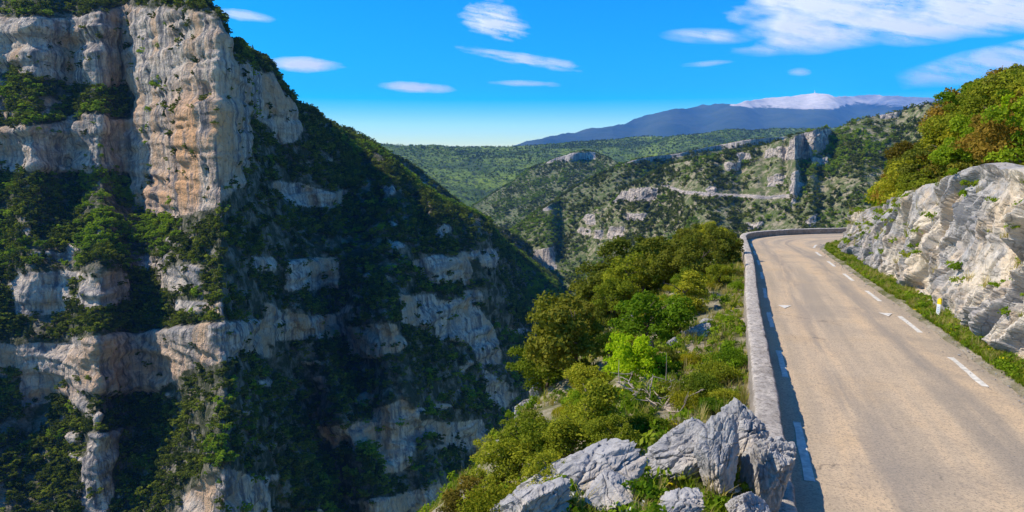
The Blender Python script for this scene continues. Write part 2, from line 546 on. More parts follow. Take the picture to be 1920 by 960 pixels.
# ground sheet around the road
gx = np.concatenate([np.linspace(-110, -22, 60), np.linspace(-21.6, 45, 230), np.linspace(46, 120, 60)])
gy = np.concatenate([np.linspace(-60, -6, 40), np.linspace(-5.5, 72, 270), np.linspace(73, 160, 60)])
GX, GY = np.meshgrid(gx, gy, indexing='ij')
GZ = near_height(GX, GY)
G = np.stack([GX, GY, GZ], -1)
ground = obj('ground', mesh_data('ground', G, grid_faces(len(gx), len(gy)), M['ground']))
tag(ground, kind='structure')

# road
nl = 12
RD = np.stack([LP + (RP - LP) * k / (nl - 1) for k in range(nl)], 1)
arc = np.concatenate([[0], np.cumsum(np.linalg.norm(np.diff((LP + RP) / 2, axis=0), axis=1))])
wid = np.linalg.norm(RP - LP, axis=1)
RZ = road_z(RD[..., 1]) + 0.02 * np.sin(np.linspace(0, math.pi, nl))[None, :]
# ragged right edge
RD[:, -1] += (RP - LP) / wid[:, None] * (0.10 * fbm(arc / 0.5, arc * 0, arc * 0, 3, 8))[:, None]
V = np.concatenate([RD, RZ[..., None]], -1)
me = mesh_data('road', V, grid_faces(len(LP), nl, True), M['road'])
uvl = me.uv_layers.new(name='UVMap')
lat = np.repeat(np.linspace(0, 1, nl)[None, :], len(LP), 0) * wid[:, None]
UV = np.stack([lat, np.repeat(arc[:, None], nl, 1)], -1).reshape(-1, 2)
vi = np.zeros(len(me.loops), np.int32); me.loops.foreach_get('vertex_index', vi)
uvl.data.foreach_set('uv', UV[vi].astype(np.float32).ravel())
road = tag(obj('road', me), kind='structure')


def on_road(s, w):
    """plan point at arclength s on the wall side line, w metres from the wall; and direction"""
    al = np.concatenate([[0], np.cumsum(np.linalg.norm(np.diff(LP, axis=0), axis=1))])
    x = np.interp(s, al, LP[:, 0]); y = np.interp(s, al, LP[:, 1])
    x2 = np.interp(s + .3, al, LP[:, 0]); y2 = np.interp(s + .3, al, LP[:, 1])
    d = np.array([x2 - x, y2 - y]); d /= np.linalg.norm(d)
    return np.array([x, y]) + w * np.array([d[1], -d[0]]), d


def sheet_on_road(name, pts, parent, lift=0.03):
    """flat painted patch of plan points (quads strip), following the road surface"""
    P = np.array(pts)
    z = road_z(P[:, 1]) + lift
    return P, z


def paint(name, left, right):
    L = np.array(left); R_ = np.array(right); n = len(L)
    P = np.stack([L, R_], 1)
    z = road_z(P[..., 1]) + 0.012
    me = mesh_data(name, np.concatenate([P, z[..., None]], -1), grid_faces(n, 2, True), M['paint'])
    return obj(name, me, road)


def polar_line(poly, off, s0, s1, width, name='edge_dash'):
    al = np.concatenate([[0], np.cumsum(np.linalg.norm(np.diff(poly, axis=0), axis=1))])
    ss = np.linspace(s0, s1, 8)
    def at(q):
        return np.stack([np.interp(q, al, poly[:, 0]), np.interp(q, al, poly[:, 1])], -1)
    p = at(ss); d = at(ss + .2) - at(ss - .2); d /= np.linalg.norm(d, axis=1, keepdims=True)
    nrm = np.stack([d[:, 1], -d[:, 0]], -1)
    jag = 0.012 * rng.normal(size=(8, 1))
    return paint(name, p + nrm * (off - width / 2 + jag), p + nrm * (off + width / 2))


def arc_at(poly, q):
    _, a = sdist(poly, np.array([q[0]]), np.array([q[1]]))
    return float(a[0])


# dashes along the wall and along the verge, laid by their measured starts
s0 = arc_at(LP, (4.40, 10.0))
sL = s0 - 6.0 * 3
while sL < s0 + 75:
    polar_line(LP, 0.34, sL, sL + 2.75, 0.135)
    sL += 5.95
s1 = arc_at(RP, (10.9, 14.6))
sR = s1 - 5.95 * 3
while sR < s1 + 60:
    polar_line(RP, -0.46, sR, sR + 2.75, 0.15)
    sR += 5.95
for (a, b, c) in (((1458, 573), (1484, 574), (1471, 579.5)), ((1647, 587.5), (1673, 589), (1666, 594.5))):
    q = []
    for p in (a, b, c):
        r = ray(*p); t = CAMH / (-r[2] - SLOPE * r[1]); q.append((r * t)[:2])
    q = np.array(q)
    z = road_z(q[:, 1]) + 0.027
    me = mesh_data('arrow_mark', np.concatenate([q, z[:, None]], -1), [[0, 2, 1]], M['paint'])
    obj('arrow_mark', me, road)

# parapet
al = np.concatenate([[0], np.cumsum(np.linalg.norm(np.diff(LP, axis=0), axis=1))])
ns = int(al[-1] / 0.05)
ss = np.linspace(0, al[-1], ns)
WP = np.stack([np.interp(ss, al, LP[:, 0]), np.interp(ss, al, LP[:, 1])], -1)
WP = blur(WP, 7, 0)
dd = np.gradient(WP, axis=0); dd /= np.linalg.norm(dd, axis=1, keepdims=True)
nn = np.stack([-dd[:, 1], dd[:, 0]], -1)         # to the left, the drop side
prof = [(0.0, -0.3), (0.0, 0.0), (0.0, 0.15), (0.004, 0.30), (0.008, 0.40), (0.02, 0.475), (0.055, 0.50), (0.13, 0.505), (0.20, 0.51), (0.28, 0.51), (0.36, 0.505), (0.43, 0.495), (0.465, 0.46), (0.475, 0.35), (0.48, 0.15), (0.48, -0.15), (0.50, -0.6), (0.52, -1.6)]
PR = np.array(prof)
W3 = np.zeros((ns, len(PR), 3))
W3[..., :2] = WP[:, None, :] + nn[:, None, :] * PR[None, :, :1]
W3[..., 2] = road_z(WP[:, 1])[:, None] + PR[None, :, 1]
jit = fbm(W3[..., 0] / 0.22, W3[..., 1] / 0.22, W3[..., 2] / 0.22, 3, 21)
jit2 = fbm(W3[..., 0] / 1.6, W3[..., 1] / 1.6, W3[..., 2] / 1.6, 2, 22)
sj = np.cumsum(rng.uniform(0.8, 2.6, 80))
groove = sum(np.exp(-((ss[:, None] - a_ - 0.05 * jit) / 0.035) ** 2) for a_ in sj)
chip_ = np.clip(fbm(W3[..., 0] / 0.35, W3[..., 1] / 0.35, W3[..., 2] / 0.35, 3, 23) - 0.25, 0, 1)
W3 += grid_normals(W3) * (0.026 * jit + 0.034 * jit2 - 0.03 * groove - 0.12 * chip_)[..., None]
wall = obj('parapet_wall', mesh_data('parapet_wall', W3, grid_faces(ns, len(PR), False), M['wall']))
tag(wall, 'low rough concrete parapet wall curving along the drop side of the road', 'wall')

# ------------------------------------------------------------------ roadside rock face
alb = np.concatenate([[0], np.cumsum(np.linalg.norm(np.diff(BP, axis=0), axis=1))])
nb = 1150
sb = np.linspace(alb[0] + 33, alb[-1] - 6, nb)
B2 = blur(np.stack([np.interp(sb, alb, BP[:, 0]), np.interp(sb, alb, BP[:, 1])], -1), 12, 0)
db_ = np.gradient(B2, axis=0); db_ /= np.linalg.norm(db_, axis=1, keepdims=True)
nb_ = np.stack([db_[:, 1], -db_[:, 0]], -1)         # into the hill
nv = 125
vv = np.linspace(-0.06, 1.0, nv)
hr = rock_height(B2[:, 1]) + 0.5 * fbm(sb / 3.5, sb * 0, sb * 0, 4, 33)
RF = np.zeros((nb, nv, 3))
lean = 0.15 * vv + 0.15 * np.clip(vv - 0.8, 0, 1)
RF[..., :2] = B2[:, None, :] + nb_[:, None, :] * (lean[None, :] * hr[:, None])[..., None]
RF[..., 2] = road_z(B2[:, 1])[:, None] + vv[None, :] * hr[:, None]
n_ = -grid_normals(RF)
outw = -nb_
if (n_[..., 0] * outw[:, None, 0] + n_[..., 1] * outw[:, None, 1]).mean() < 0: n_ = -n_
S_ = np.repeat(sb[:, None], nv, 1); H_ = vv[None, :] * hr[:, None]
# steep beds leaning back to the right as seen from the road
q = S_ * 0.82 + H_ * 0.57          # across the beds
r = -S_ * 0.57 + H_ * 0.82         # along the beds
w1 = fbm(S_ / 2.5, H_ / 2.5, 0 * S_, 3, 41)
beds = fbm((q + 0.5 * w1) / 0.75, r / 5.5, 0 * q, 4, 42, 0.55, True)
slab = fbm((q + 0.7 * w1) / 2.3, r / 6.0, 0 * q, 3, 43)
slab = np.tanh(slab * 4) * 0.5
big = fbm(S_ / 6, H_ / 4, 0 * S_, 3, 44)
blk = fbm(q / 0.55 + w1, r / 1.1, 0 * q, 3, 46)
blk = np.floor(blk * 3.2) / 3.2 + 0.25 * blk
fine = fbm(S_ / 0.22, H_ / 0.22, 0 * S_, 3, 45)
edge = np.clip(vv / 0.06, 0.2, 1)[None, :] * np.clip((1.04 - vv) / 0.10, 0.35, 1)[None, :]
crev = np.clip(1 - np.abs(fbm((q + 0.4 * w1) / 1.5, r / 8.0, 0 * q, 3, 47)) * 7, 0, 1)
crev2 = np.clip(1 - np.abs(fbm((q + 0.3 * w1) / 0.6, r / 4.0, 0 * q, 2, 48)) * 5, 0, 1)
crev3 = np.clip(1 - np.abs(fbm(q / 2.5, (r + w1) / 1.3, 0 * q, 2, 49)) * 9, 0, 1)
def saw(u_): return 1 - (u_ - np.floor(u_))
am1 = np.clip(0.55 + 1.3 * fbm(S_ / 3.0, H_ / 2.0, 0 * S_, 2, 52), 0.05, 1)
am2 = np.clip(0.5 + 1.5 * fbm(S_ / 1.5, H_ / 1.2, 0 * S_, 2, 53), 0.0, 1)
saws = 0.62 * am1 * saw((q + 0.9 * w1 + 0.5 * fbm(q / 1.5, r / 2.5, 0 * q, 3, 54)) / 1.45) + 0.24 * am2 * saw((q + 0.5 * w1 + 0.3 * fbm(q / 0.7, r / 1.2, 0 * q, 3, 55)) / 0.47)
saws = blur(saws, 1, 1)
fac = np.floor(3.5 * fbm((q + 0.3 * w1) / 0.9, r / 2.2, 0 * q, 2, 57)) / 3.5
jn = 0.20 * am2 * saw((r + 0.8 * w1 + 0.4 * fbm(q / 0.9, r / 1.6, 0 * q, 3, 56)) / -1.1)
disp = (0.18 * beds + 0.45 * slab + 0.55 * big + 0.16 * blk + 0.04 * fine + saws + jn + 0.30 * fac - 0.45 * crev - 0.30) * edge + 0.10
RF = RF + n_ * disp[..., None]
# the crest runs back into the bank
back = np.zeros((nb, 3, 3))
for k, (b_, dz) in enumerate(((0.5, 0.05), (1.4, -0.15), (3.0, -1.2))):
    back[:, k, :2] = RF[:, -1, :2] + nb_ * b_
    back[:, k, 2] = RF[:, -1, 2] + dz
RF = np.concatenate([RF, back], 1)
face = obj('rock_face', mesh_data('rock_face', RF, grid_faces(nb, nv + 3), M['rock'], smooth=False))
tag(face, 'grey limestone rock face with steep tilted beds cut beside the road', 'rock face')


# ------------------------------------------------------------------ far sheets: slopes built column by column from their steepness
def sheet(px, sky_pts, bottom, rows, t0, cliffs, m_slope, m_cliff=7.0, jitter=(9, 6), seed=0, mnoise=0.25, lat_blur=3, noise_px=70, special=None, patch=None, gully=None):
    """px: columns; sky_pts: crest in the picture; t0: distance of the lowest row; goes up at slope m, steeper inside cliffs"""
    sx = np.interp(px, *np.array(sky_pts, float).T)
    v = np.linspace(0, 1, rows)
    PY = bottom + (sx[:, None] - bottom) * v[None, :]
    PX = np.repeat(np.asarray(px, float)[:, None], rows, 1)
    jx = PX + jitter[0] * fbm(PX / 22, PY / 22, 0 * PX, 4, seed + 1)
    jy = PY + jitter[1] * fbm(PX / 26, PY / 26, 0 * PX + 5, 4, seed + 2)
    rock = np.zeros(PX.shape)
    for poly in cliffs:
        rock = np.maximum(rock, inside(poly, jx, jy).astype(float))
    pt = np.zeros(PX.shape)
    if patch: pt = (fbm(PX / patch[0], PY / patch[1], 0 * PX, 4, seed + 7, 0.6) > patch[2]) * (rock < 0.5)
    e = (-SP + CP * (480 - PY) / F) / (CP + SP * (480 - PY) / F)
    m = m_slope(PX, PY) if callable(m_slope) else np.full(PX.shape, m_slope)
    m = m * (1 + mnoise * fbm(PX / noise_px, PY / noise_px, 0 * PX, 4, seed + 3))
    m = np.where(rock > 0.5, m_cliff, np.where(pt > 0.5, 3.0, m))
    rock = np.maximum(rock, 0.95 * pt)
    if special: m = special(PX, PY, m)
    m = np.maximum(m, e + 0.12)
    lt = np.zeros(PX.shape)
    lt[:, 0] = np.log(np.interp(px, *np.array(t0, float).T))
    for j in range(1, rows):
        mm = m[:, j]
        lt[:, j] = lt[:, j - 1] + np.log((mm - e[:, j - 1]) / (mm - e[:, j]))
    lt = blur(lt, lat_blur, 0)
    if gully: lt = lt + gully(PX, PY)
    t = np.exp(lt)
    P = ray(PX, PY) * (t / (CP + SP * (480 - PY) / F))[..., None]
    return P, rock, PX, PY


def finish(P, rock, rows_back, disp, name, mat, extra=None, smooth=True):
    n = grid_normals(P)
    flip = n[..., 1].mean() > 0
    if flip: n = -n
    P = P + n * disp[..., None]
    bk = []
    crest = P[:, -1]
    hor = crest[:, :2] / np.linalg.norm(crest[:, :2], axis=1, keepdims=True)
    for d, dz in rows_back:
        b = crest.copy(); b[:, :2] += hor * d; b[:, 2] += dz
        bk.append(b)
    Q = np.concatenate([P, np.stack(bk, 1)], 1)
    k = len(rows_back)
    pad = lambda a: np.concatenate([a, np.repeat(a[:, -1:] * 0.3, k, 1)], 1)
    at = {'rock': pad(rock).ravel()}
    if extra:
        for kk, a in extra.items(): at[kk] = pad(a).ravel()
    me = mesh_data(name, Q, grid_faces(Q.shape[0], Q.shape[1], flip), mat, smooth, attrs=at)
    pn = -grid_normals(Q) if flip else grid_normals(Q)
    return obj(name, me), Q, pn


def lerp_tab(tab):
    a = np.array(tab, float)
    return lambda x: np.interp(x, a[:, 0], a[:, 1])


# ---- the left massif
CL = [
    [(-260, 25), (30, 35), (160, 28), (240, 10), (380, 22), (418, 40), (432, 75), (434, 110), (500, 140), (540, 185), (562, 235), (560, 262), (525, 274), (500, 235), (470, 208), (455, 215), (470, 290), (452, 350), (400, 388), (310, 410), (245, 382), (252, 300), (245, 160), (200, 168), (130, 157), (0, 135), (-260, 120)],
    [(-260, 240), (0, 240), (130, 232), (255, 225), (255, 322), (130, 325), (0, 320), (-260, 325)],
    [(25, 512), (125, 505), (125, 590), (30, 592)], [(150, 515), (245, 508), (245, 572), (155, 577)],
    [(300, 505), (375, 503), (372, 545), (305, 545)], [(535, 485), (637, 485), (636, 541), (535, 540)],
    [(470, 485), (520, 480), (520, 510), (470, 510)],
    [(35, 648), (100, 640), (180, 632), (250, 622), (400, 606), (503, 598), (503, 650), (440, 672), (350, 695), (300, 735), (260, 742), (130, 738), (45, 768), (35, 700)],
    [(-260, 640), (0, 640), (36, 655), (20, 700), (-260, 730)],
    [(505, 590), (640, 588), (645, 632), (505, 640)], [(650, 612), (745, 606), (762, 655), (700, 674), (650, 668)],
    [(750, 552), (815, 550), (815, 612), (755, 612)], [(812, 565), (885, 560), (930, 620), (937, 682), (900, 692), (880, 645), (820, 635)],
    [(765, 490), (830, 478), (885, 492), (882, 537), (800, 530)], [(905, 470), (930, 470), (932, 500), (905, 500)],
    [(700, 765), (760, 752), (790, 792), (905, 788), (918, 835), (860, 842), (790, 818), (772, 850), (760, 885), (716, 892), (703, 840)],
    [(600, 800), (700, 790), (705, 840), (620, 850)],
    [(160, 815), (195, 810), (240, 800), (215, 850), (205, 980), (152, 980)], [(340, 925), (430, 880), (500, 900), (505, 1010), (330, 1010)],
    [(690, 935), (760, 925), (830, 905), (845, 1010), (680, 1010)],
    [(500, 345), (560, 340), (642, 370), (642, 394), (560, 388)], [(330, 560), (420, 570), (420, 590), (330, 585)],
    [(905, 690), (950, 720), (950, 770), (910, 760)], [(860, 610 - 60), (905, 545), (910, 575), (870, 575)],
]
SKY_M = [(-300, -80), (0, -35), (90, -18), (200, 4), (300, -6), (380, 2), (412, 25), (422, 50), (432, 85), (470, 96), (500, 110), (530, 160), (548, 192), (570, 208), (600, 226), (631, 243), (680, 272), (718, 298), (740, 322), (768, 346), (787, 364), (827, 398), (887, 426), (915, 444), (926, 470), (945, 488), (977, 509), (1010, 532), (1040, 562), (1052, 590), (1070, 650)]
TERR = [([(40, 505), (90, 430), (150, 385), (210, 345), (280, 385), (330, 440), (345, 500), (200, 505)], 0.40), ([(60, 640), (120, 598), (190, 590), (250, 600), (240, 622), (120, 642)], 0.30),
        ([(250, 585), (420, 575), (500, 575), (500, 598), (250, 620)], 0.45), ([(570, 780), (660, 700), (740, 690), (765, 752), (700, 765), (690, 900), (640, 960), (560, 930)], 0.45),
        ([(570, 210), (640, 245), (740, 320), (780, 370), (700, 350), (600, 270)], 0.40), ([(700, 350), (800, 375), (880, 425), (880, 480), (800, 470), (690, 400)], 0.42), ([(930, 475), (1040, 560), (1045, 620), (980, 600), (940, 520)], 0.42),
        ([(690, 560), (760, 545), (830, 545), (880, 555), (800, 565), (700, 600)], 0.4), ([(60, 820), (160, 800), (150, 960), (20, 960)], 0.5), ([(340, 905), (430, 865), (500, 870), (510, 900), (430, 880), (340, 925)], 0.25), ([(430, 85), (500, 110), (500, 140), (434, 110)], 0.35)]
cols = np.arange(-300, 1071, 2.0)


def ms(PX, PY):
    m = np.interp(PX, [-300, 560, 640, 1070], [0.82, 0.82, 0.66, 0.68])
    for poly, v in TERR:
        m = np.where(inside(poly, PX + 14 * fbm(PX / 30, PY / 30, 0 * PX, 3, 91), PY + 10 * fbm(PX / 30, PY / 30, 0 * PX + 3, 3, 92)), v, m)
    return blur(blur(m, 4, 0), 3, 1)


P, rock, PX, PY = sheet(cols, SKY_M, 1400, 640, [(-300, 215), (0, 240), (200, 244), (290, 244), (430, 212), (450, 222), (480, 248), (560, 266), (760, 300), (900, 345), (1070, 430)], CL, ms, seed=100, lat_blur=10, patch=(46, 20, 0.37), gully=lambda X_, Y_: np.interp(X_, [-300, 250, 440, 560, 1070], [0.015, 0.0, 0.0, 0.075, 0.075]) * fbm((X_ - 0.35 * Y_) / 62, Y_ / 260, 0 * X_, 3, 110))
rs = blur(blur(rock, 2, 0), 2, 1)
x, y, z = P[..., 0], P[..., 1], P[..., 2]
butt = fbm(x / 60, y / 60, z / 90, 3, 60)
chip = np.floor(3 * fbm(x / 3.2, y / 3.2, z / 4.5, 3, 68)) / 3
rib = fbm(x / 17, y / 17, z / 48, 4, 61, 0.55, True)
flute = fbm(x / 4, y / 4, z / 30, 3, 62)
strata = np.tanh(2.5 * fbm(x / 90, y / 90, z / 9.0, 3, 63))
blocky = fbm(x / 9, y / 9, z / 9, 4, 64)
cave = np.clip(fbm(x / 26, y / 26, z / 17, 2, 65) - 0.18, 0, 1)
disp = rs * (3.5 * butt + 2.4 * rib + 1.3 * flute + 2.8 * strata + 1.4 * blocky + 0.9 * chip - 9 * cave) + (1 - rs) * (5 * fbm(x / 34, y / 34, z / 34, 3, 66) + 1.6 * blocky)
stain = np.clip(1.25 - np.hypot((PX - 372) / 66, (PY - 262) / 125), 0, 1) + 0.75 * np.clip(1.2 - np.hypot((PX - 330) / 90, (PY - 365) / 45), 0, 1) + 0.5 * np.clip(1.2 - np.hypot((PX - 300) / 180, (PY - 690) / 60), 0, 1) + 0.5 * np.clip(1.2 - np.hypot((PX - 95) / 60, (PY - 735) / 40), 0, 1)
massif, PM, NM = finish(P, rs, ((14, 2), (60, 6), (200, -10), (420, -120)), disp, 'hill', M['massif'], {'stain': np.clip(stain, 0, 1)})
tag(massif, kind='structure')
mass_rock, mPX, mPY = rs, PX, PY

# ---- the ridge behind it
cols = np.arange(600, 1000, 2.5)
SKY_R = [(600, 228), (634, 241), (655, 243), (693, 264), (718, 280), (785, 320), (810, 340), (843, 369), (877, 394), (917, 419), (940, 434), (965, 446), (1000, 470)]
CLR = [[(640, 240), (654, 243), (654, 256), (640, 255)], [(800, 365), (850, 378), (850, 396), (800, 388)], [(730, 322), (800, 345), (800, 357), (730, 335)]]
P, rock, PX, PY = sheet(cols, SKY_R, 620, 150, [(600, 640), (1000, 900)], CLR, 0.75, seed=140)
rs = blur(rock, 1, 0); x, y, z = P[..., 0], P[..., 1], P[..., 2]
ridge, PR_, NR_ = finish(P, rs, ((20, -4), (120, -60), (400, -250)), 6 * fbm(x / 50, y / 50, z / 50, 4, 141), 'hill', M['massif'], {'stain': rs * 0})
tag(ridge, kind='structure')
ridge_rock = rs

# ---- the right valley side with the road bench
SKY_C = [(880, 640), (960, 575), (985, 545), (1000, 527), (1020, 502), (1040, 472), (1060, 443), (1080, 424), (1092, 408), (1122, 388), (1151, 376), (1167, 358), (1197, 343), (1226, 326), (1257, 308), (1300, 300), (1350, 290), (1400, 283), (1450, 268), (1500, 252), (1535, 241), (1552, 238), (1562, 250), (1580, 236), (1600, 228), (1640, 217), (1700, 207), (1740, 198), (1800, 190), (1950, 175)]
CLC = [
    [(1478, 268), (1500, 252), (1532, 240), (1556, 240), (1556, 268), (1520, 292), (1480, 296)],
    [(1430, 283), (1478, 272), (1480, 297), (1430, 296)],
    [(1383, 288), (1402, 283), (1412, 302), (1385, 306)], [(1362, 302), (1390, 303), (1385, 318), (1360, 318)],
    [(1487, 322), (1500, 316), (1505, 345), (1497, 375), (1482, 395), (1477, 390), (1483, 360)],
    [(1520, 292), (1555, 295), (1550, 315), (1522, 312)],
    [(1150, 362), (1205, 350), (1235, 356), (1230, 376), (1190, 378), (1150, 378)],
    [(1093, 400), (1118, 402), (1118, 420), (1093, 418)], [(1172, 400), (1215, 402), (1212, 414), (1172, 414)],
    [(1080, 424), (1108, 428), (1106, 446), (1080, 446)], [(1112, 430), (1130, 432), (1130, 448), (1112, 448)], [(1142, 425), (1166, 425), (1166, 446), (1142, 446)],
    [(985, 480), (1040, 478), (1030, 520), (990, 520)], [(1325, 352), (1332, 343), (1340, 352), (1340, 366), (1325, 366)],
    [(1440, 330), (1470, 326), (1470, 350), (1440, 348)], [(1400, 418), (1425, 415), (1427, 432), (1400, 432)], [(1505, 410), (1530, 405), (1530, 430), (1505, 430)],
    [(1655, 212), (1690, 208), (1690, 222), (1655, 222)],
]
bench = lerp_tab([(1225, 338), (1262, 352), (1280, 359), (1310, 361), (1340, 364), (1400, 366), (1440, 369), (1475, 366)])


def bench_m(PX, PY, m):
    b = bench(PX); on = (PX > 1258) & (PX < 1478)
    m = np.where(on & (np.abs(PY - b + 0.5) < 1.6), -0.05, m)
    m = np.where(on & (PY > b + 1) & (PY < b + 5), 5.0, m)
    m = np.where(on & (PY < b - 2) & (PY > b - 7), 2.2, m)
    return m


cols = np.concatenate([np.arange(880, 1100, 3.0), np.arange(1100, 1760, 1.6), np.arange(1760, 1950, 5.0)])
P, rock, PX, PY = sheet(cols, SKY_C, 760, 330, [(880, 1000), (1000, 900), (1100, 780), (1300, 600), (1500, 540), (1750, 480), (1950, 420)], CLC, 0.62, jitter=(11, 7), seed=180, mnoise=0.3, special=bench_m, lat_blur=3, m_cliff=2.6)
rs = blur(blur(rock, 1, 0), 1, 1); x, y, z = P[..., 0], P[..., 1], P[..., 2]
onb = ((PX > 1258) & (PX < 1478) & (np.abs(PY - bench(PX) - 1) < 7))
dsp = rs * (2.5 * fbm(x / 16, y / 16, z / 30, 4, 181, 0.55, True) + 3.0 * np.floor(3 * fbm(x / 7, y / 7, z / 10, 4, 182)) / 3 - 6 * np.clip(fbm(x / 14, y / 14, z / 10, 2, 187) - .1, 0, 1)) + (1 - rs) * (4 * fbm(x / 45, y / 45, z / 45, 4, 183) + 1.0 * fbm(x / 7, y / 7, z / 7, 3, 184))
dsp = dsp * (1 - 0.85 * onb)
valley, PC, NC = finish(P, np.maximum(rs, 0.9 * ((PX > 1240) & (PX < 1480) & (np.abs(PY - bench(PX) - 1.5) < 3.5))), ((15, -2), (80, -20), (300, -160)), dsp, 'hill', M['slope'], {'stain': rs * 0}, smooth=False)
tag(valley, kind='structure')
val_rock, vPX, vPY, val_bench = rs, PX, PY, onb

# ---- spurs in the middle distance
spurs = []
for nm, sky_, c0, c1, t0a, bt, cl, sd in (
        ('a', [(860, 420), (885, 388), (920, 365), (960, 342), (1000, 316), (1040, 297), (1085, 283), (1115, 284), (1150, 300), (1200, 330), (1260, 350)], 860, 1260, [(860, 1500), (1260, 1300)], 520,
         [[(1010, 299), (1050, 290), (1050, 302), (1012, 308)], [(1052, 288), (1115, 285), (1115, 299), (1052, 302)]], 210),
        ('b', [(900, 470), (930, 452), (960, 432), (1000, 405), (1030, 385), (1060, 366), (1090, 345), (1120, 330), (1150, 318), (1185, 301), (1220, 294), (1270, 288), (1330, 275), (1400, 262), (1450, 258), (1520, 250), (1600, 246), (1700, 240)], 900, 1700, [(900, 1050), (1150, 900), (1700, 900)], 560,
         [[(1150, 301), (1220, 293), (1290, 282), (1290, 292), (1220, 305), (1150, 311)], [(1290, 277), (1400, 260), (1470, 255), (1470, 268), (1400, 273), (1290, 290)], [(1018, 390), (1030, 386), (1035, 394), (1015, 396)], [(940, 478), (1040, 462), (1045, 505), (945, 510)]], 230)):
    cols = np.arange(c0, c1, 2.5)
    P, rock, PX, PY = sheet(cols, sky_, bt, 130, t0a, cl, 0.42 if nm == 'a' else 0.5, jitter=(4, 2), seed=sd, mnoise=0.3)
    rs = blur(rock, 1, 0); x, y, z = P[..., 0], P[..., 1], P[..., 2]
    o, Pf, Nf = finish(P, rs, ((40, -2), (200, -20), (600, -150)), (1 - rs) * 10 * fbm(x / 110, y / 110, z / 110, 4, sd + 1) + rs * 5 * fbm(x / 25, y / 25, z / 60, 3, sd + 2), 'hill', M['spur'], {'stain': rs * 0})
    tag(o, kind='structure')
    spurs.append((Pf, Nf, rs, PX, PY))


# ---- plateau
def mat_forest(name):
    s = NT(name)
    v = s.coord()
    a = s.noise(v, 0.0035, 4, 0.6); b = s.noise(v, 0.03, 4, 0.7); g = s.noise(v, 0.11, 3, 0.8)
    c = s.ramp(a, [(0.36, (0.07, 0.115, 0.022)), (0.48, (0.17, 0.25, 0.030)), (0.62, (0.26, 0.34, 0.035))])
    c = s.mix(s.step(b, 0.52, 0.38), c, (0.040, 0.062, 0.022))
    c = s.mix(s.step(g, 0.5, 0.35), c, (0.028, 0.045, 0.018))
    return s.done(c, s.bump(g, 1.0, 10.0))


M['forest'] = mat_forest('plateau_forest')
SKY_P = [(500, 262), (690, 266), (760, 270), (900, 273), (1000, 271), (1100, 263), (1180, 259), (1250, 256), (1330, 248), (1400, 243), (1460, 239), (1520, 238), (1600, 238), (1700, 238), (1900, 236)]
cols = np.arange(560, 1900, 3.0)


def mp(PX, PY):
    return np.interp(PY, [262, 285, 330, 420], [0.075, 0.10, 0.20, 0.33])


P, rock, PX, PY = sheet(cols, SKY_P, 520, 240, [(560, 1500), (900, 1900), (1200, 1700), (1900, 1400)], [], mp, seed=260, mnoise=0.45, noise_px=120, lat_blur=4)
x, y, z = P[..., 0], P[..., 1], P[..., 2]
plat, PP, NP = finish(P, rock, ((300, -10), (2000, -120), (4000, -400)), 26 * fbm(x / 420, y / 420, 0 * z, 4, 261, 0.5) + 3.0 * fbm(x / 22, y / 22, 0 * z, 2, 262), 'plateau', M['forest'])
tag(plat, kind='structure')


# ---- the far mountain
def mat_mountain():
    s = NT('mountain_slopes')
    v = s.coord()
    big = s.noise(v, 0.0016, 6, 0.65); med = s.noise(v, 0.008, 5, 0.7)
    m = s.math('ADD', s.attr('rock'), s.math('ADD', s.math('MULTIPLY', s.math('SUBTRACT', big, 0.5), 0.9), s.math('MULTIPLY', s.math('SUBTRACT', med, 0.5), 0.9)))
    c = s.mix(s.step(m, 0.42, 0.62), s.ramp(big, [(0.35, (0.030, 0.050, 0.030)), (0.65, (0.065, 0.080, 0.045))]), s.ramp(med, [(0.35, (0.46, 0.41, 0.36)), (0.65, (0.66, 0.60, 0.54))]))
    return s.done(c, s.bump(med, 0.8, 25.0))


SKY_V = [(880, 296), (960, 277), (990, 269), (1050, 255), (1100, 244), (1160, 236), (1200, 223), (1260, 208), (1310, 200), (1380, 194), (1420, 189), (1460, 185), (1500, 181), (1528, 177), (1560, 181), (1590, 184), (1640, 180), (1665, 182), (1700, 186), (1740, 184), (1800, 190), (1900, 202), (2050, 222)]
cols = np.arange(880, 2050, 3.0)
P, rock, PX, PY = sheet(cols, SKY_V, 330, 120, [(880, 9500), (1500, 8500), (2050, 9000)], [], 0.22, seed=300, mnoise=0.5, noise_px=60, lat_blur=5)
x, y, z = P[..., 0], P[..., 1], P[..., 2]
bare = np.interp(PX, [1250, 1330, 1390, 1440, 1500, 1560, 1600, 1700, 1900], [150, 186, 200, 203, 207, 206, 196, 204, 205])
rk = np.clip(0.5 + (bare - PY) / 14, 0, 1)
mount, PV, NV = finish(P, rk, ((300, -40), (1500, -500), (3000, -1200)), 60 * fbm(x / 900, y / 900, z / 900, 5, 301, 0.5, True), 'mountain', mat_mountain())
tag(mount, kind='structure')

# base plain closing the valley floor to the horizon
bx = np.linspace(-7000, 16500, 60); by = np.linspace(-900, 17500, 50)
BX, BY = np.meshgrid(bx, by, indexing='ij')
plain = obj('valley_floor', mesh_data('valley_floor', np.stack([BX, BY, -420 + 20 * fbm(BX / 900, BY / 900, 0 * BX, 3, 5)], -1), grid_faces(60, 50), M['forest']))
tag(plain, kind='structure')

# summit tower
k = int(np.argmin(np.abs(cols - 1528)))
sp_ = PV[k, -1]
tower = empty('summit_tower', tuple(PV[k, -4]))
tower.scale = (0.7, 0.7, 0.7)
tag(tower, 'white antenna tower on the bare summit of the far mountain', 'tower')
M['white'] = mat_plain('white_paint', (0.78, 0.78, 0.76), 0.08, 3)


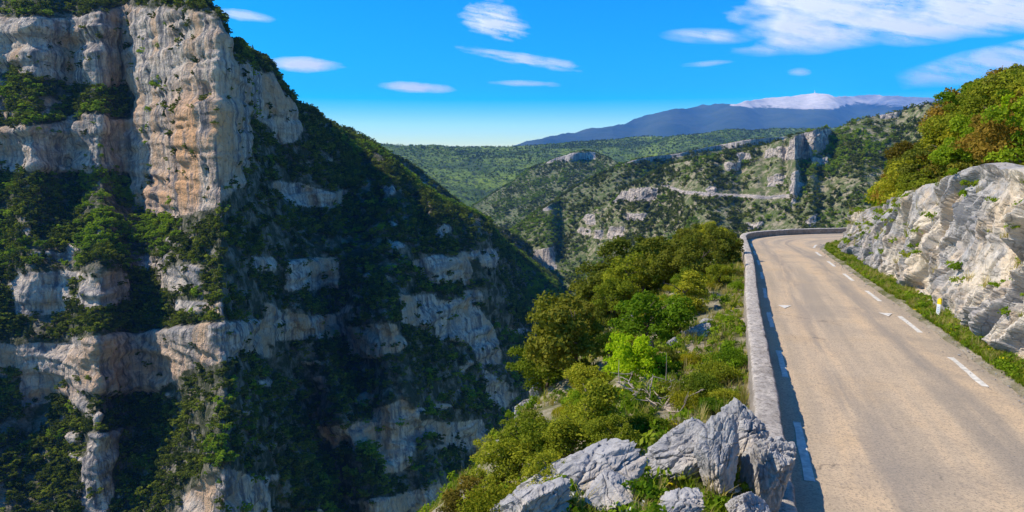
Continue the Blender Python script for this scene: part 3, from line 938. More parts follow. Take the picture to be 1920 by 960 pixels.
def lathe(name, prof, mat, parent=None, seg=14, loc=(0, 0, 0)):
    pr = np.array(prof, float); a = np.linspace(0, 2 * math.pi, seg, endpoint=False)
    V = np.stack([pr[:, None, 0] * np.cos(a), pr[:, None, 0] * np.sin(a), np.repeat(pr[:, 1:2], seg, 1)], -1).reshape(-1, 3)
    f = [[i * seg + j, i * seg + (j + 1) % seg, (i + 1) * seg + (j + 1) % seg, (i + 1) * seg + j] for i in range(len(pr) - 1) for j in range(seg)]
    o = obj(name, mesh_data(name, V + np.array(loc), f, mat), parent)
    return o


lathe('shaft', [(16, -25), (15, 0), (12, 18), (9, 20), (7.5, 45), (6, 62)], M['white'], tower)
lathe('antenna_mast', [(3.6, 61), (3.2, 80), (1.8, 82), (1.4, 104), (0.0, 106)], M['white'], tower)
lathe('gallery', [(9, 40), (12, 42), (12, 46), (9, 47)], M['white'], tower)


# ------------------------------------------------------------------ vegetation prototypes
def leaf_cloud(n, lobes, size, flat=0.0, seed=0, shape='round', elong=1.5, fill=0.25):
    """leaves as small bent quads spread over the shells of many lobes. height 1, base at 0"""
    r = np.random.default_rng(seed)
    if shape == 'round':
        nm_ = 6
        mc = r.normal(size=(nm_, 3)); mc /= np.linalg.norm(mc, axis=1, keepdims=True)
        mc *= (0.45 + 0.65 * r.random((nm_, 1)))
        c = mc[r.integers(0, nm_, lobes)] * 0.8 + 0.42 * r.normal(size=(lobes, 3))
        c /= np.maximum(1.0, np.linalg.norm(c, axis=1, keepdims=True) / 1.1)
        c *= np.array([0.40, 0.40, 0.36])
        c[:, 2] += 0.54
        rad = 0.05 + 0.11 * r.random(lobes) ** 1.4
    elif shape == 'column':
        h = r.random(lobes) ** 0.8
        ang = r.random(lobes) * 2 * math.pi
        w = 0.24 * np.sqrt(np.clip(1 - h, 0.02, 1)) * (0.5 + 0.7 * r.random(lobes))
        c = np.stack([w * np.cos(ang), w * np.sin(ang), 0.10 + 0.80 * h], -1)
        rad = 0.075 + 0.06 * r.random(lobes)
    elif shape == 'low':
        ang = r.random(lobes) * 2 * math.pi; w = 0.62 * np.sqrt(r.random(lobes))
        c = np.stack([w * np.cos(ang), w * np.sin(ang), 0.25 + 0.50 * r.random(lobes) * (1 - w)], -1)
        rad = 0.16 + 0.14 * r.random(lobes)
    else:  # cone
        h = np.linspace(0, 1, lobes); ang = np.arange(lobes) * 2.4
        w = 0.21 * (1 - h) * (0.4 + 0.6 * r.random(lobes))
        c = np.stack([w * np.cos(ang), w * np.sin(ang), 0.10 + 0.86 * h], -1)
        rad = 0.03 + 0.085 * (1 - h)
    k = r.choice(lobes, n, p=rad ** 2 / (rad ** 2).sum())
    d = r.normal(size=(n, 3)); d /= np.linalg.norm(d, axis=1, keepdims=True)
    d[:, 2] = np.where(d[:, 2] < -0.3, -d[:, 2] * 0.6, d[:, 2])
    rr = np.where(r.random(n) < fill, r.random(n) ** 0.5, 0.82 + 0.32 * r.random(n))
    p = c[k] + d * (rad[k] * rr)[:, None]
    nrm = d + 0.75 * r.normal(size=(n, 3)); nrm /= np.linalg.norm(nrm, axis=1, keepdims=True)
    u = np.cross(nrm, r.normal(size=(n, 3))); u /= np.linalg.norm(u, axis=1, keepdims=True)
    v = np.cross(nrm, u)
    s = size * (0.6 + 0.8 * r.random(n))[:, None]
    V = np.stack([p - u * s * elong * 0.5, p + v * s * 0.5, p + u * s * elong * 0.5, p - v * s * 0.5], 1)
    lobe_tone = r.random(lobes)
    tone = np.repeat(np.clip(0.55 * lobe_tone[k] + 0.45 * r.random(n), 0, 1), 4)
    return V.reshape(-1, 3), np.arange(4 * n).reshape(n, 4), tone


def tube(paths, seg=6):
    Vs, Fs, b = [], [], 0
    for pts, rad in paths:
        pts = np.array(pts, float); n = len(pts)
        d = np.gradient(pts, axis=0); d /= np.linalg.norm(d, axis=1, keepdims=True)
        ref = np.array([0.31, 0.95, 0.02])
        u = np.cross(d, ref); u /= np.linalg.norm(u, axis=1, keepdims=True); w = np.cross(d, u)
        a = np.linspace(0, 2 * math.pi, seg, endpoint=False)
        ring = pts[:, None] + (u[:, None] * np.cos(a)[None, :, None] + w[:, None] * np.sin(a)[None, :, None]) * np.array(rad)[:, None, None]
        Vs.append(ring.reshape(-1, 3))
        for i in range(n - 1):
            for j in range(seg):
                Fs.append([b + i * seg + j, b + i * seg + (j + 1) % seg, b + (i + 1) * seg + (j + 1) % seg, b + (i + 1) * seg + j])
        b += n * seg
    return np.concatenate(Vs), Fs


def trunk_paths(seed, limbs=7, spread=0.3, top=0.62, stems=1):
    r = np.random.default_rng(seed)
    out = []
    for s_ in range(stems):
        a0 = r.random() * 6.28; lean = (0.05 if stems == 1 else 0.16)
        base = np.array([0.02 * math.cos(a0), 0.02 * math.sin(a0), -0.06])
        tip = base + np.array([lean * math.cos(a0), lean * math.sin(a0), top + 0.06])
        mid = (base + tip) / 2 + r.normal(size=3) * 0.02
        out.append(([base, mid, tip], [0.030, 0.022, 0.008]))
        for i in range(limbs // stems):
            f = 0.25 + 0.65 * r.random(); st = base + (tip - base) * f
            a = r.random() * 6.28; L = spread * (0.5 + 0.7 * r.random())
            en = st + np.array([L * math.cos(a), L * math.sin(a), 0.10 + 0.22 * r.random()])
            out.append(([st, (st + en) / 2 + r.normal(size=3) * 0.02, en], [0.013, 0.009, 0.003]))
    return out


NEAR = {}


def near_proto(kind, mat, var, n, lobes, size, shape, stems=1):
    lst = []
    for i in range(var):
        V, Fc, tone = leaf_cloud(n, lobes, size, seed=hash_seed(kind, i), shape=shape)
        crown = mesh_data('crown_' + kind, V, Fc, mat, False, attrs={'tone': tone})
        tv, tf = tube(trunk_paths(hash_seed(kind, i) + 3, 8, 0.26 if shape != 'low' else 0.4, 0.62 if shape != 'low' else 0.4, stems))
        trunk = mesh_data('trunk_' + kind, tv, tf, M['bark'])
        lst.append((trunk, crown))
    NEAR[kind] = lst


def hash_seed(k, i):
    return sum(ord(c) * (j + 3) for j, c in enumerate(k)) * 13 + i * 101


near_proto('dark', M['leaf_dark'], 3, 9000, 60, 0.026, 'round')
near_proto('mid', M['leaf_mid'], 3, 8000, 55, 0.027, 'round')
near_proto('lime', M['leaf_lime'], 2, 6500, 60, 0.028, 'round')
near_proto('olive', M['leaf_olive'], 3, 9000, 70, 0.024, 'round', 3)
near_proto('column', M['leaf_olive'], 3, 8000, 60, 0.020, 'column', 3)
near_proto('ochre', M['leaf_ochre'], 3, 9000, 70, 0.026, 'round')
near_proto('yellow', M['leaf_yellow'], 2, 6500, 40, 0.036, 'low', 4)
near_proto('shrub', M['leaf_olive'], 3, 6500, 40, 0.036, 'low', 4)
near_proto('green_shrub', M['leaf_mid'], 2, 6000, 40, 0.036, 'low', 4)

LBL = {
    'dark': ('evergreen_oak', 'tree'), 'mid': ('green_tree', 'tree'), 'lime': ('maple_tree', 'tree'), 'olive': ('juniper_bush', 'bush'), 'column': ('juniper_bush', 'bush'),
    'ochre': ('young_oak', 'tree'), 'yellow': ('broom_shrub', 'shrub'), 'shrub': ('scrub_bush', 'bush'), 'green_shrub': ('green_shrub', 'shrub')}


def where(loc):
    px_, py_, f = pix(np.array(loc))
    if loc[0] > 9 and float(sdist(BP[::3], np.array([loc[0]]), np.array([loc[1]]))[0][0]) < 0: return ' near the road bend' if loc[1] > 42 else ' past the marker post' if loc[1] > 25 else ' this side of the marker post'.replace('this side of', 'before')
    if f < 11: return ' close to the foreground boulders'
    if px_ < 1010: return ' at the lip of the gorge'
    if f > 46: return ' near the bend of the parapet'
    if 1090 < px_ < 1270 and f < 30: return ' around the lime green maple'
    if float(sdist(LP[::3], np.array([loc[0]]), np.array([loc[1]]))[0][0]) < 3.5: return ' in the grass strip along the parapet'
    if f > 30: return ' below the middle of the parapet'
    return ' on the steep ground below the parapet'


def plant(kind, loc, h, wfac=1.0, label='', group=''):
    if group:
        label = ('tall ' if h > 3.2 else 'low ' if h < 1.4 and not label.startswith(('low', 'small')) else '') + label
        wh = where(loc)
        if wh:
            for cut in (' on the slope between parapet and gorge', ' on the slope below the parapet', ' behind the lime green maple', ' at the lip of the gorge slope', ' on the stony ground by the parapet', ' against the parapet foot'):
                label = label.replace(cut, '')
            label += wh
        group = label
    tr, cr = random.choice(NEAR[kind])
    nm, cat = LBL[kind]
    e = empty(nm, loc)
    e.rotation_euler = (random.uniform(-.08, .08), random.uniform(-.08, .08), random.uniform(0, 6.28))
    e.scale = (h * wfac * random.uniform(.92, 1.1), h * wfac * random.uniform(.92, 1.1), h)
    obj('trunk', tr, e); obj('crown', cr, e)
    tag(e, label, cat, group)
    return e


# ---- bushes on the slope below the parapet: (pixel of the foot, height in pixels, kind, width factor)
DS = 'dark evergreen oak on the slope between parapet and gorge'
OS = 'olive green juniper bush on the slope below the parapet'
SLOPE_PLANTS = [
    (1075, 715, 165, 'dark', 1.0), (1018, 735, 105, 'olive', 1.15), (1135, 610, 125, 'dark', 1.05), (1190, 560, 120, 'dark', 1.1), (1245, 545, 105, 'dark', 1.05),
    (1215, 655, 118, 'mid', 1.15), (1292, 590, 82, 'column', 1.5), (1310, 525, 90, 'dark', 1.0), (1345, 500, 80, 'dark', 1.0), (1165, 500, 70, 'dark', 1.1), (1225, 490, 65, 'dark', 1.1),
    (1275, 500, 70, 'dark', 1.1), (1105, 560, 80, 'dark', 1.1), (1340, 470, 55, 'olive', 1.1), (1300, 470, 50, 'dark', 1.2), (1260, 460, 45, 'dark', 1.2),
    (1115, 850, 140, 'column', 1.35), (1050, 880, 100, 'column', 1.4), (1005, 890, 115, 'olive', 1.15), (950, 925, 100, 'olive', 1.2), (900, 965, 90, 'ochre', 1.2), (1040, 940, 95, 'olive', 1.2),
    (1150, 860, 80, 'olive', 1.2), (985, 850, 80, 'olive', 1.1), (865, 990, 70, 'ochre', 1.2), (930, 990, 90, 'yellow', 1.0), (1090, 790, 60, 'mid', 1.1),
    (1000, 960, 70, 'yellow', 0.9), (1240, 700, 50, 'dark', 1.1), (1265, 690, 34, 'yellow', 0.9), (1190, 770, 36, 'green_shrub', 0.9), (1105, 760, 80, 'olive', 1.1), (1215, 820, 55, 'shrub', 0.9),
    (1285, 770, 45, 'yellow', 0.9), (1370, 690, 48, 'green_shrub', 0.9), (1345, 690, 40, 'shrub', 0.9), (1370, 610, 24, 'green_shrub', 0.9), (1382, 548, 26, 'green_shrub', 0.8),
    (1330, 740, 26, 'shrub', 0.9), (1255, 745, 40, 'yellow', 0.8), (1290, 560, 60, 'olive', 1.0), (1345, 540, 45, 'olive', 1.0), (1160, 690, 70, 'olive', 1.1),
]
SLAB = {'dark': DS, 'olive': OS, 'column': 'upright olive juniper on the slope below the parapet', 'mid': 'fresh green leafy tree behind the lime green maple', 'ochre': 'orange brown leaved bush at the lip of the gorge slope',
        'yellow': 'yellow green broom shrub on the slope below the parapet', 'shrub': 'low dull green scrub on the stony ground by the parapet', 'green_shrub': 'small bright green shrub against the parapet foot'}
for (a, b, hp, kd, wf) in SLOPE_PLANTS:
    p, t = near_hit(a, b)
    if p is None: continue
    h = hp * t / F
    plant(kd, (p[0], p[1], p[2] - 0.04 * h), h * 1.05, wf * 1.05, SLAB[kd], 'plants on the slope below the parapet: ' + LBL[kd][0])
p, t = near_hit(1180, 735)
plant('lime', tuple(p), 132 * t / F, 0.95, 'bright lime green maple tree on the slope below the parapet', None)
# scrub filling the slope farther out
cnt = 0
while cnt < 40:
    Y = random.uniform(16, 66); X = random.uniform(-14, 16)
    d = float(sdist(LP[::3], np.array([X]), np.array([Y]))[0][0])
    if not (6.0 < d < 18): continue
    gx_, gy_, gf_ = pix(np.array([X, Y, float(near_height(np.array([X]), np.array([Y]))[0]) + 1.0]))
    if gx_ - 1.6 * F / gf_ < np.interp(gy_, [430, 520, 600, 680, 800, 960], [1190, 1090, 1000, 985, 935, 815]): continue
    zz = float(near_height(np.array([X]), np.array([Y]))[0])
    kd = random.choice(['dark', 'dark', 'olive', 'olive', 'column'])
    h = random.uniform(1.8, 3.4) * (1 if Y > 30 else 0.7)
    plant(kd, (X, Y, zz - 0.1), h, random.uniform(1.0, 1.3), SLAB[kd], 'plants on the slope below the parapet: ' + LBL[kd][0])
    cnt += 1

for i_ in range(46):
    Y = random.uniform(13, 52); k_ = int(np.argmin(np.abs(LP[:, 1] - Y))); off = random.uniform(1.0, 5.5)
    X = LP[k_, 0] - off * 0.95; Yq = LP[k_, 1] + off * 0.32
    kd = random.choice(['yellow', 'green_shrub', 'shrub', 'yellow', 'shrub'])
    plant(kd, (X, Yq, float(near_height(np.array([X]), np.array([Yq]))[0]) - 0.05), random.uniform(0.35, 0.85), random.uniform(0.8, 1.2), SLAB[kd], 'low plants')
# ---- bushes on the bank above the rock face
BLAB = {'ochre': 'ochre leaved young oak on the bank above the rock face', 'mid': 'fresh green bush on the bank above the rock face', 'lime': 'bright lime green bush on the bank above the rock face',
        'olive': 'olive juniper on the bank above the rock face', 'yellow': 'yellow flowering broom along the top of the rock face', 'dark': 'dark evergreen oak on the bank above the rock face', 'column': 'upright juniper at the top edge of the rock face', 'shrub': 'low scrub bush along the crest of the rock face'}


def bank(n, e0, e1, y0, y1, kinds, h0, h1):
    for i in range(n):
        s_ = random.uniform(0, 1)
        Y = y0 + (y1 - y0) * (i + s_) / n
        kk = int(np.argmin(np.abs(B2[:, 1] - Y))); e_ = 1.2 + 0.5 * float(rock_height(Y)) + random.uniform(e0, e1)
        q = B2[kk] + nb_[kk] * e_
        zz = float(near_height(np.array([q[0]]), np.array([q[1]]))[0])
        kd = random.choice(kinds)
        plant(kd, (q[0], q[1], zz - 0.1), random.uniform(h0, h1), random.uniform(1.0, 1.25), BLAB[kd], 'plants on the bank above the rock face: ' + LBL[kd][0])


bank(34, 0.0, 1.0, 8, 56, ['shrub', 'yellow', 'shrub', 'column', 'olive'], 0.6, 1.2)
bank(36, 0.8, 2.6, 12, 56, ['olive', 'mid', 'yellow', 'column', 'olive', 'lime'], 1.3, 2.3)
bank(32, 2.2, 5.5, 14, 54, ['ochre', 'olive', 'mid', 'dark', 'lime', 'olive'], 2.2, 3.3)
bank(32, 5.0, 11.0, 12, 51, ['ochre', 'ochre', 'dark', 'ochre', 'mid'], 2.5, 3.5)
bank(26, -0.9, 0.3, 33, 57, ['olive', 'mid', 'column', 'ochre', 'lime', 'olive'], 1.8, 3.0)
for i_ in range(64):
    Y = random.uniform(24, 53); kk = int(np.argmin(np.abs(B2[:, 1] - Y))); e_ = 1.0 + 0.5 * float(rock_height(Y)) + random.uniform(-0.3, 6.5)
    q = B2[kk] + nb_[kk] * e_
    zz = float(near_height(np.array([q[0]]), np.array([q[1]]))[0])
    pxx = float(pix(np.array([q[0], q[1], zz]))[0])
    if pxx > 2000: continue
    h = float(np.interp(pxx, [1570, 1640, 1700, 1740, 1920], [1.1, 1.9, 3.0, 3.9, 3.6])) * random.uniform(0.7, 1.05)
    kd = random.choice(['ochre', 'ochre', 'olive', 'dark', 'mid'] if h > 3 else ['olive', 'mid', 'lime', 'yellow', 'ochre', 'column'])
    plant(kd, (q[0], q[1], zz - 0.1), h, random.uniform(1.0, 1.25), BLAB[kd], 'bank')
bank(16, 10.0, 18.0, 10, 48, ['ochre', 'ochre', 'dark'], 2.6, 3.6)

# ------------------------------------------------------------------ far trees
def far_mesh(name, mat, n, lobes, size, shape, seed):
    V, Fc, tone = leaf_cloud(n, lobes, size, seed=seed, shape=shape, elong=1.2, fill=0.15)
    tv, tf = tube([([(0, 0, -0.1), (0, 0, 0.5)], [0.03, 0.02])], 4)
    me = mesh_data(name, np.concatenate([V, tv]), np.concatenate([Fc, np.array(tf) + len(V)]), mat, False, attrs={'tone': np.concatenate([tone, np.zeros(len(tv))])})
    me.materials.append(M['bark'])
    mi = np.zeros(len(me.polygons), np.int32); mi[len(Fc):] = 1
    me.polygons.foreach_set('material_index', mi)
    return me


FAR = {
    'oak': [far_mesh('far_oak', M['leaf_far'], 330, 16, 0.10, 'round', 900 + i) for i in range(4)],
    'lime': [far_mesh('far_maple', M['leaf_far_lime'], 300, 16, 0.10, 'round', 920 + i) for i in range(3)],
    'pine': [far_mesh('far_pine', M['leaf_pine'], 260, 26, 0.085, 'cone', 940 + i) for i in range(3)],
    'bush': [far_mesh('far_bush', M['leaf_far'], 200, 12, 0.16, 'low', 960 + i) for i in range(3)],
}
protos = bpy.data.collections.new('far_tree_shapes')
ORDER = []
for k_ in FAR:
    for me in FAR[k_]:
        o = bpy.data.objects.new('zz%02d_%s' % (len(ORDER), me.name), me)
        protos.objects.link(o)
        ORDER.append(k_)


def scatter_tree_group(coll):
    ng = bpy.data.node_groups.new('scatter', 'GeometryNodeTree')
    ng.interface.new_socket('Geometry', in_out='INPUT', socket_type='NodeSocketGeometry')
    ng.interface.new_socket('Geometry', in_out='OUTPUT', socket_type='NodeSocketGeometry')
    N = ng.nodes
    gi = N.new('NodeGroupInput'); go = N.new('NodeGroupOutput')
    ip = N.new('GeometryNodeInstanceOnPoints'); ci = N.new('GeometryNodeCollectionInfo')
    ci.inputs[0].default_value = coll; ci.inputs[1].default_value = True; ci.inputs[2].default_value = True
    def named(nm, typ):
        a = N.new('GeometryNodeInputNamedAttribute'); a.data_type = typ; a.inputs[0].default_value = nm
        return a.outputs[0]
    L = ng.links.new
    L(gi.outputs[0], ip.inputs['Points']); L(ci.outputs[0], ip.inputs['Instance'])
    ip.inputs['Pick Instance'].default_value = True
    L(named('pick', 'INT'), ip.inputs['Instance Index'])
    L(named('rot', 'FLOAT_VECTOR'), ip.inputs['Rotation']); L(named('size', 'FLOAT_VECTOR'), ip.inputs['Scale'])
    L(ip.outputs[0], go.inputs[0])
    return ng


NG = scatter_tree_group(protos)


def scatter(name, pts, size, pick, ng=None, rot=None):
    n = len(pts)
    me = bpy.data.meshes.new(name)
    me.vertices.add(n); me.vertices.foreach_set('co', np.asarray(pts, np.float32).ravel())
    a = me.attributes.new('size', 'FLOAT_VECTOR', 'POINT'); a.data.foreach_set('vector', np.asarray(size, np.float32).ravel())
    if rot is None: rot = np.stack([0 * rng.random(n), 0 * rng.random(n), 6.28 * rng.random(n)], -1)
    a = me.attributes.new('rot', 'FLOAT_VECTOR', 'POINT'); a.data.foreach_set('vector', np.asarray(rot, np.float32).ravel())
    a = me.attributes.new('pick', 'INT', 'POINT'); a.data.foreach_set('value', np.asarray(pick, np.int32))
    o = obj(name, me)
    md = o.modifiers.new('scatter', 'NODES'); md.node_group = ng or NG
    return tag(o, kind='stuff')


START = {k_: ORDER.index(k_) for k_ in FAR}


def far_trees(P, N_, rock, spacing, hmin, hmax, kinds, name, dens, singles, lab, ok=None, seed=0, rock_keep=0.02):
    ex = P.shape[1] - rock.shape[1]
    if ex > 0: rock = np.concatenate([rock, np.zeros((rock.shape[0], ex))], 1)
    if ok is not None and ok.shape[1] < P.shape[1]: ok = np.concatenate([ok, np.repeat(np.array([[1.0] * 2 + [0.15] * (ex - 2)]), ok.shape[0], 0)], 1)
    """dens(P) 0..1; the biggest seen singles become trees of their own, the rest one wood"""
    r = np.random.default_rng(seed)
    A = np.linalg.norm(np.cross(P[1:, :-1] - P[:-1, :-1], P[:-1, 1:] - P[:-1, :-1]), axis=-1)
    w = A / spacing ** 2
    rk = rock[:-1, :-1]; up = np.abs(N_[:-1, :-1, 2])
    w = w * np.where(rk > 0.4, rock_keep, np.clip((up - 0.15) / 0.3, 0.05, 1)) * dens(P[:-1, :-1])
    if ok is not None: w = w * ok[:-1, :-1]
    n = r.poisson(w)
    idx = np.repeat(np.arange(w.size), n.ravel())
    i, j = np.unravel_index(idx, w.shape)
    a, b = r.random(len(i))[:, None], r.random(len(i))[:, None]
    Q = P[i, j] * (1 - a) * (1 - b) + P[i + 1, j] * a * (1 - b) + P[i, j + 1] * (1 - a) * b + P[i + 1, j + 1] * a * b
    ks = np.array(list(kinds)); pr = np.array([kinds[k_] for k_ in kinds], float)
    g = fbm(Q[:, 0] / 60, Q[:, 1] / 60, Q[:, 2] / 60, 3, seed + 4)
    kd = ks[r.choice(len(ks), len(Q), p=pr / pr.sum())]
    if 'lime' in kinds: kd = np.where((g > 0.24) & (r.random(len(Q)) < 0.7), 'lime', np.where((kd == 'lime') & (g < 0.05), 'oak', kd))
    h = hmin + (hmax - hmin) * r.random(len(Q)) ** 1.6
    h = np.where(kd == 'bush', h * 0.5, np.where(kd == 'pine', h * 1.35, h))
    wd = h * (0.95 + 0.4 * r.random(len(Q))) * np.where(kd == 'pine', 0.85, 1.15)
    rt = r.random(len(Q)) * 6.28
    pick = np.array([START[k_] for k_ in kd]) + (r.random(len(Q)) * np.array([len(FAR[k_]) for k_ in kd])).astype(int)
    px_, py_, f = pix(Q)
    app = h / f
    vis = (px_ > 5) & (px_ < 1915) & (py_ > 5) & (py_ < 950)
    vis &= ~inside([(800, 980), (940, 740), (1000, 560), (1180, 425), (1390, 425), (1570, 425), (1740, 130), (1930, 130), (1930, 980)], px_, py_)
    sc = np.where(vis & (kd != 'bush'), app * (0.85 + 0.3 * r.random(len(Q))), 0)
    order = np.argsort(-sc)[:singles]
    order = order[sc[order] > 0]
    single = np.zeros(len(Q), bool); single[order] = True
    NAMES = {'oak': ('evergreen_oak', 'dark evergreen oak ' + lab), 'lime': ('maple_tree', 'light green broadleaf tree ' + lab), 'pine': ('pine_tree', 'pointed dark pine ' + lab)}
    for q in order:
        nm, lb = NAMES[kd[q]]
        o = obj(nm, FAR[kd[q]][pick[q] - START[kd[q]]])
        o.location = Q[q]; o.rotation_euler = (0, 0, rt[q]); o.scale = (wd[q], wd[q], h[q])
        tag(o, lb, 'tree', nm.replace('_', ' ') + 's ' + lab)
    m = ~single
    scatter(name, Q[m], np.stack([wd[m], wd[m], h[m]], -1), pick[m], rot=np.stack([0 * rt[m], 0 * rt[m], rt[m]], -1))
    return len(Q)


def dens_m(P):
    d = np.clip(0.74 + 1.5 * fbm(P[..., 0] / 30, P[..., 1] / 30, P[..., 2] / 30, 4, 71), 0.04, 1.25)
    return d


NTREE = []
seen = np.where((mPY < 1010) & (mPX > -120), 1.0, np.where(mPX > -120, 0.25, 0.4))
NTREE.append(far_trees(PM, NM, mass_rock, 2.7, 2.8, 6.6, {'oak': 0.58, 'lime': 0.20, 'pine': 0.05, 'bush': 0.17}, 'gorge_woodland', dens_m, 110, 'on the gorge side below the tall cliff', seen, 700, 0.035))
NTREE.append(far_trees(PR_, NR_, ridge_rock, 4.0, 3.5, 6.5, {'oak': 0.75, 'lime': 0.15, 'pine': 0.1}, 'ridge_woodland', lambda P: 0.9 + 0 * P[..., 0], 15, 'on the ridge behind the tall cliff', None, 720))


def dens_v(P):
    return np.clip(0.66 + 2.0 * fbm(P[..., 0] / 45, P[..., 1] / 45, P[..., 2] / 45, 4, 73), 0.06, 1.4)


NTREE.append(far_trees(PC, NC, val_rock, 3.7, 2.0, 7.0, {'oak': 0.42, 'lime': 0.40, 'pine': 0.03, 'bush': 0.15}, 'hillside_scrub', dens_v, 90, 'on the sunny hillside across from the bend', (~val_bench).astype(float), 740, 0.03))
for i_, (Pf, Nf, rs, a_, b_) in enumerate(spurs):
    NTREE.append(far_trees(Pf, Nf, rs, 4.4, 3.5, 6.5, {'oak': 0.58, 'lime': 0.39, 'pine': 0.03}, 'spur_woodland', dens_m, 10, 'on the spur in the middle of the valley', None, 760 + i_))
NTREE.append(far_trees(PP, NP, np.zeros(PP.shape[:2]), 15, 5, 10, {'oak': 0.30, 'lime': 0.66, 'pine': 0.04}, 'plateau_woodland', lambda P: np.clip(0.75 + 1.0 * fbm(P[..., 0] / 300, P[..., 1] / 300, 0 * P[..., 0], 3, 75), 0.1, 1), 10, 'on the skyline of the wooded plateau', None, 780))
print('far trees', NTREE)


# ------------------------------------------------------------------ boulders in the foreground
def boulder(name, center, size, rot, seed, planes=16, label='', rough=1.0, res=84):
    r = np.random.default_rng(seed)
    a = np.linspace(0, 2 * math.pi, res * 2); b = np.linspace(0.001, math.pi - 0.001, res)
    Aa, Bb = np.meshgrid(a, b, indexing='ij')
    D = np.stack([np.sin(Bb) * np.cos(Aa), np.sin(Bb) * np.sin(Aa), np.cos(Bb)], -1)
    nrm = r.normal(size=(planes, 3)); nrm /= np.linalg.norm(nrm, axis=1, keepdims=True)
    planes += 12; nrm = r.normal(size=(planes, 3)); nrm /= np.linalg.norm(nrm, axis=1, keepdims=True)
    off = 0.60 + 0.40 * r.random(planes)
    dots = D @ nrm.T
    rad = np.min(np.where(dots > 0.05, off / np.maximum(dots, 0.05), 9), axis=-1)
    rad = np.minimum(rad, 1.15)
    Pn = D * rad[..., None]
    x, y, z = (Pn * np.array([2.1, 2.1, 2.1])).transpose(2, 0, 1)
    crack = np.minimum(np.abs(fbm(x * 0.9, y * 0.9, z * 0.9, 3, seed + 1)), 0.10) / 0.10
    grooves = fbm(x * 4.5, y * 1.2 + z, z * 1.6, 4, seed + 2, 0.55, True)
    fis = 0
    for q_ in range(5):
        fn_ = r.normal(size=3); fn_ /= np.linalg.norm(fn_); wob = 0.10 * fbm(x * 1.2, y * 1.2, z * 1.2, 3, seed + 20 + q_)
        fis = np.maximum(fis, np.clip(1 - np.abs(Pn @ fn_ - r.uniform(-.5, .5) + wob) / 0.045, 0, 1))
    dsp = -0.13 * (1 - crack) - 0.12 * fis + 0.05 * grooves + 0.07 * fbm(x * 1.4, y * 1.4, z * 1.4, 4, seed + 3) + 0.05 * np.floor(4 * fbm(x * 3, y * 3, z * 3, 3, seed + 6)) / 4 + 0.03 * fbm(x * 9, y * 9, z * 9, 3, seed + 4)
    Pn = Pn * (1 + rough * dsp)[..., None]
    Pn[-1] = Pn[0]
    P3 = Pn * np.array(size)
    o = obj(name, mesh_data(name, P3, grid_faces(res * 2, res, True), M['boulder'], smooth=False))
    o.location = center; o.rotation_euler = rot
    tag(o, label, 'rock')
    return o


def at(px, py, t):
    return tuple(ray(px, py) * t)


boulder('boulder', at(1388, 828, 9.0), (0.34, 0.40, 0.60), (0.12, 0.22, 0.4), 5, 15, 'tall pointed grey boulder standing by the parapet foot')
boulder('boulder', at(1300, 848, 8.4), (0.64, 0.44, 0.31), (0.15, -0.55, 0.2), 8, 14, 'broad pale boulder sloping down left beside the pointed boulder')
boulder('boulder', at(1440, 885, 8.2), (0.25, 0.36, 0.66), (0.0, 0.05, 0.5), 12, 15, 'dark shaded boulder pressed against the parapet')
boulder('boulder', at(1352, 862, 7.9), (0.22, 0.26, 0.50), (0.1, 0.30, 1.3), 31, 12, 'upright flat sided slab of rock before the pointed boulder')
boulder('boulder', at(1085, 905, 7.4), (0.98, 0.52, 0.33), (0.1, -0.42, 0.15), 17, 16, 'long low furrowed pale boulder at the edge of the slope')
boulder('boulder', at(985, 962, 6.8), (0.50, 0.40, 0.27), (0.0, -0.35, 0.1), 19, 14, 'low pale boulder at the lower end of the furrowed boulder')
boulder('boulder', at(1140, 930, 6.9), (0.32, 0.3, 0.17), (0, -0.2, 0.5), 23, 13, 'small dark boulder beside the furrowed pale boulder')
boulder('boulder', at(1275, 955, 6.5), (0.32, 0.26, 0.15), (0, -0.2, 0.8), 27, 13, 'small pale rock among grass and white flowers')
boulder('boulder', at(1400, 960, 7.2), (0.30, 0.28, 0.22), (0, 0, 0.2), 29, 13, 'small grey rock below the dark shaded boulder')
for (a, b, w, hh, sd, lb) in ((1300, 630, 70, 34, 51, 'rounded pale outcrop ledge on the stony slope by the parapet'), (1262, 652, 44, 34, 52, 'grey outcrop below the pale ledge on the slope'), (1215, 660, 34, 60, 53, 'leaning grey slab beside the lime green maple'),
                              (985, 770, 50, 40, 54, 'small grey outcrop at the lip of the gorge'), (1325, 605, 34, 14, 55, 'flat stone in the dry grass near the parapet'), (1010, 745, 30, 40, 56, 'broken grey outcrop above the gorge lip')):
    p, t = near_hit(a, b)
    if p is None: continue
    s_ = t / F
    boulder('outcrop', (p[0], p[1], p[2]), (w * s_ * .55, w * s_ * .5, hh * s_ * .6), (0.1, -0.35, 0.3), sd, 14, lb, 1.1, 60)

# ------------------------------------------------------------------ guide post
pp = np.array([14.25, 22.3]); pz = float(road_z(22.3)) + 0.0
post = empty('guide_post', (pp[0], pp[1], pz))
post.rotation_euler = (0, 0.02, math.radians(-58))
post.scale = (0.68, 0.68, 0.75)
post.location.z += 0.10
tag(post, 'small white road marker post with rounded yellow top in the verge', 'marker post')
M['yellow_paint'] = mat_plain('yellow_paint', (0.80, 0.62, 0.02), 0.1, 6, 0.6)
M['plate'] = mat_plain('marker_plate', (0.66, 0.70, 0.72), 0.1, 12, 0.6)
M['dark_plastic'] = mat_plain('dark_grey', (0.06, 0.065, 0.07), 0.2, 8, 0.7)


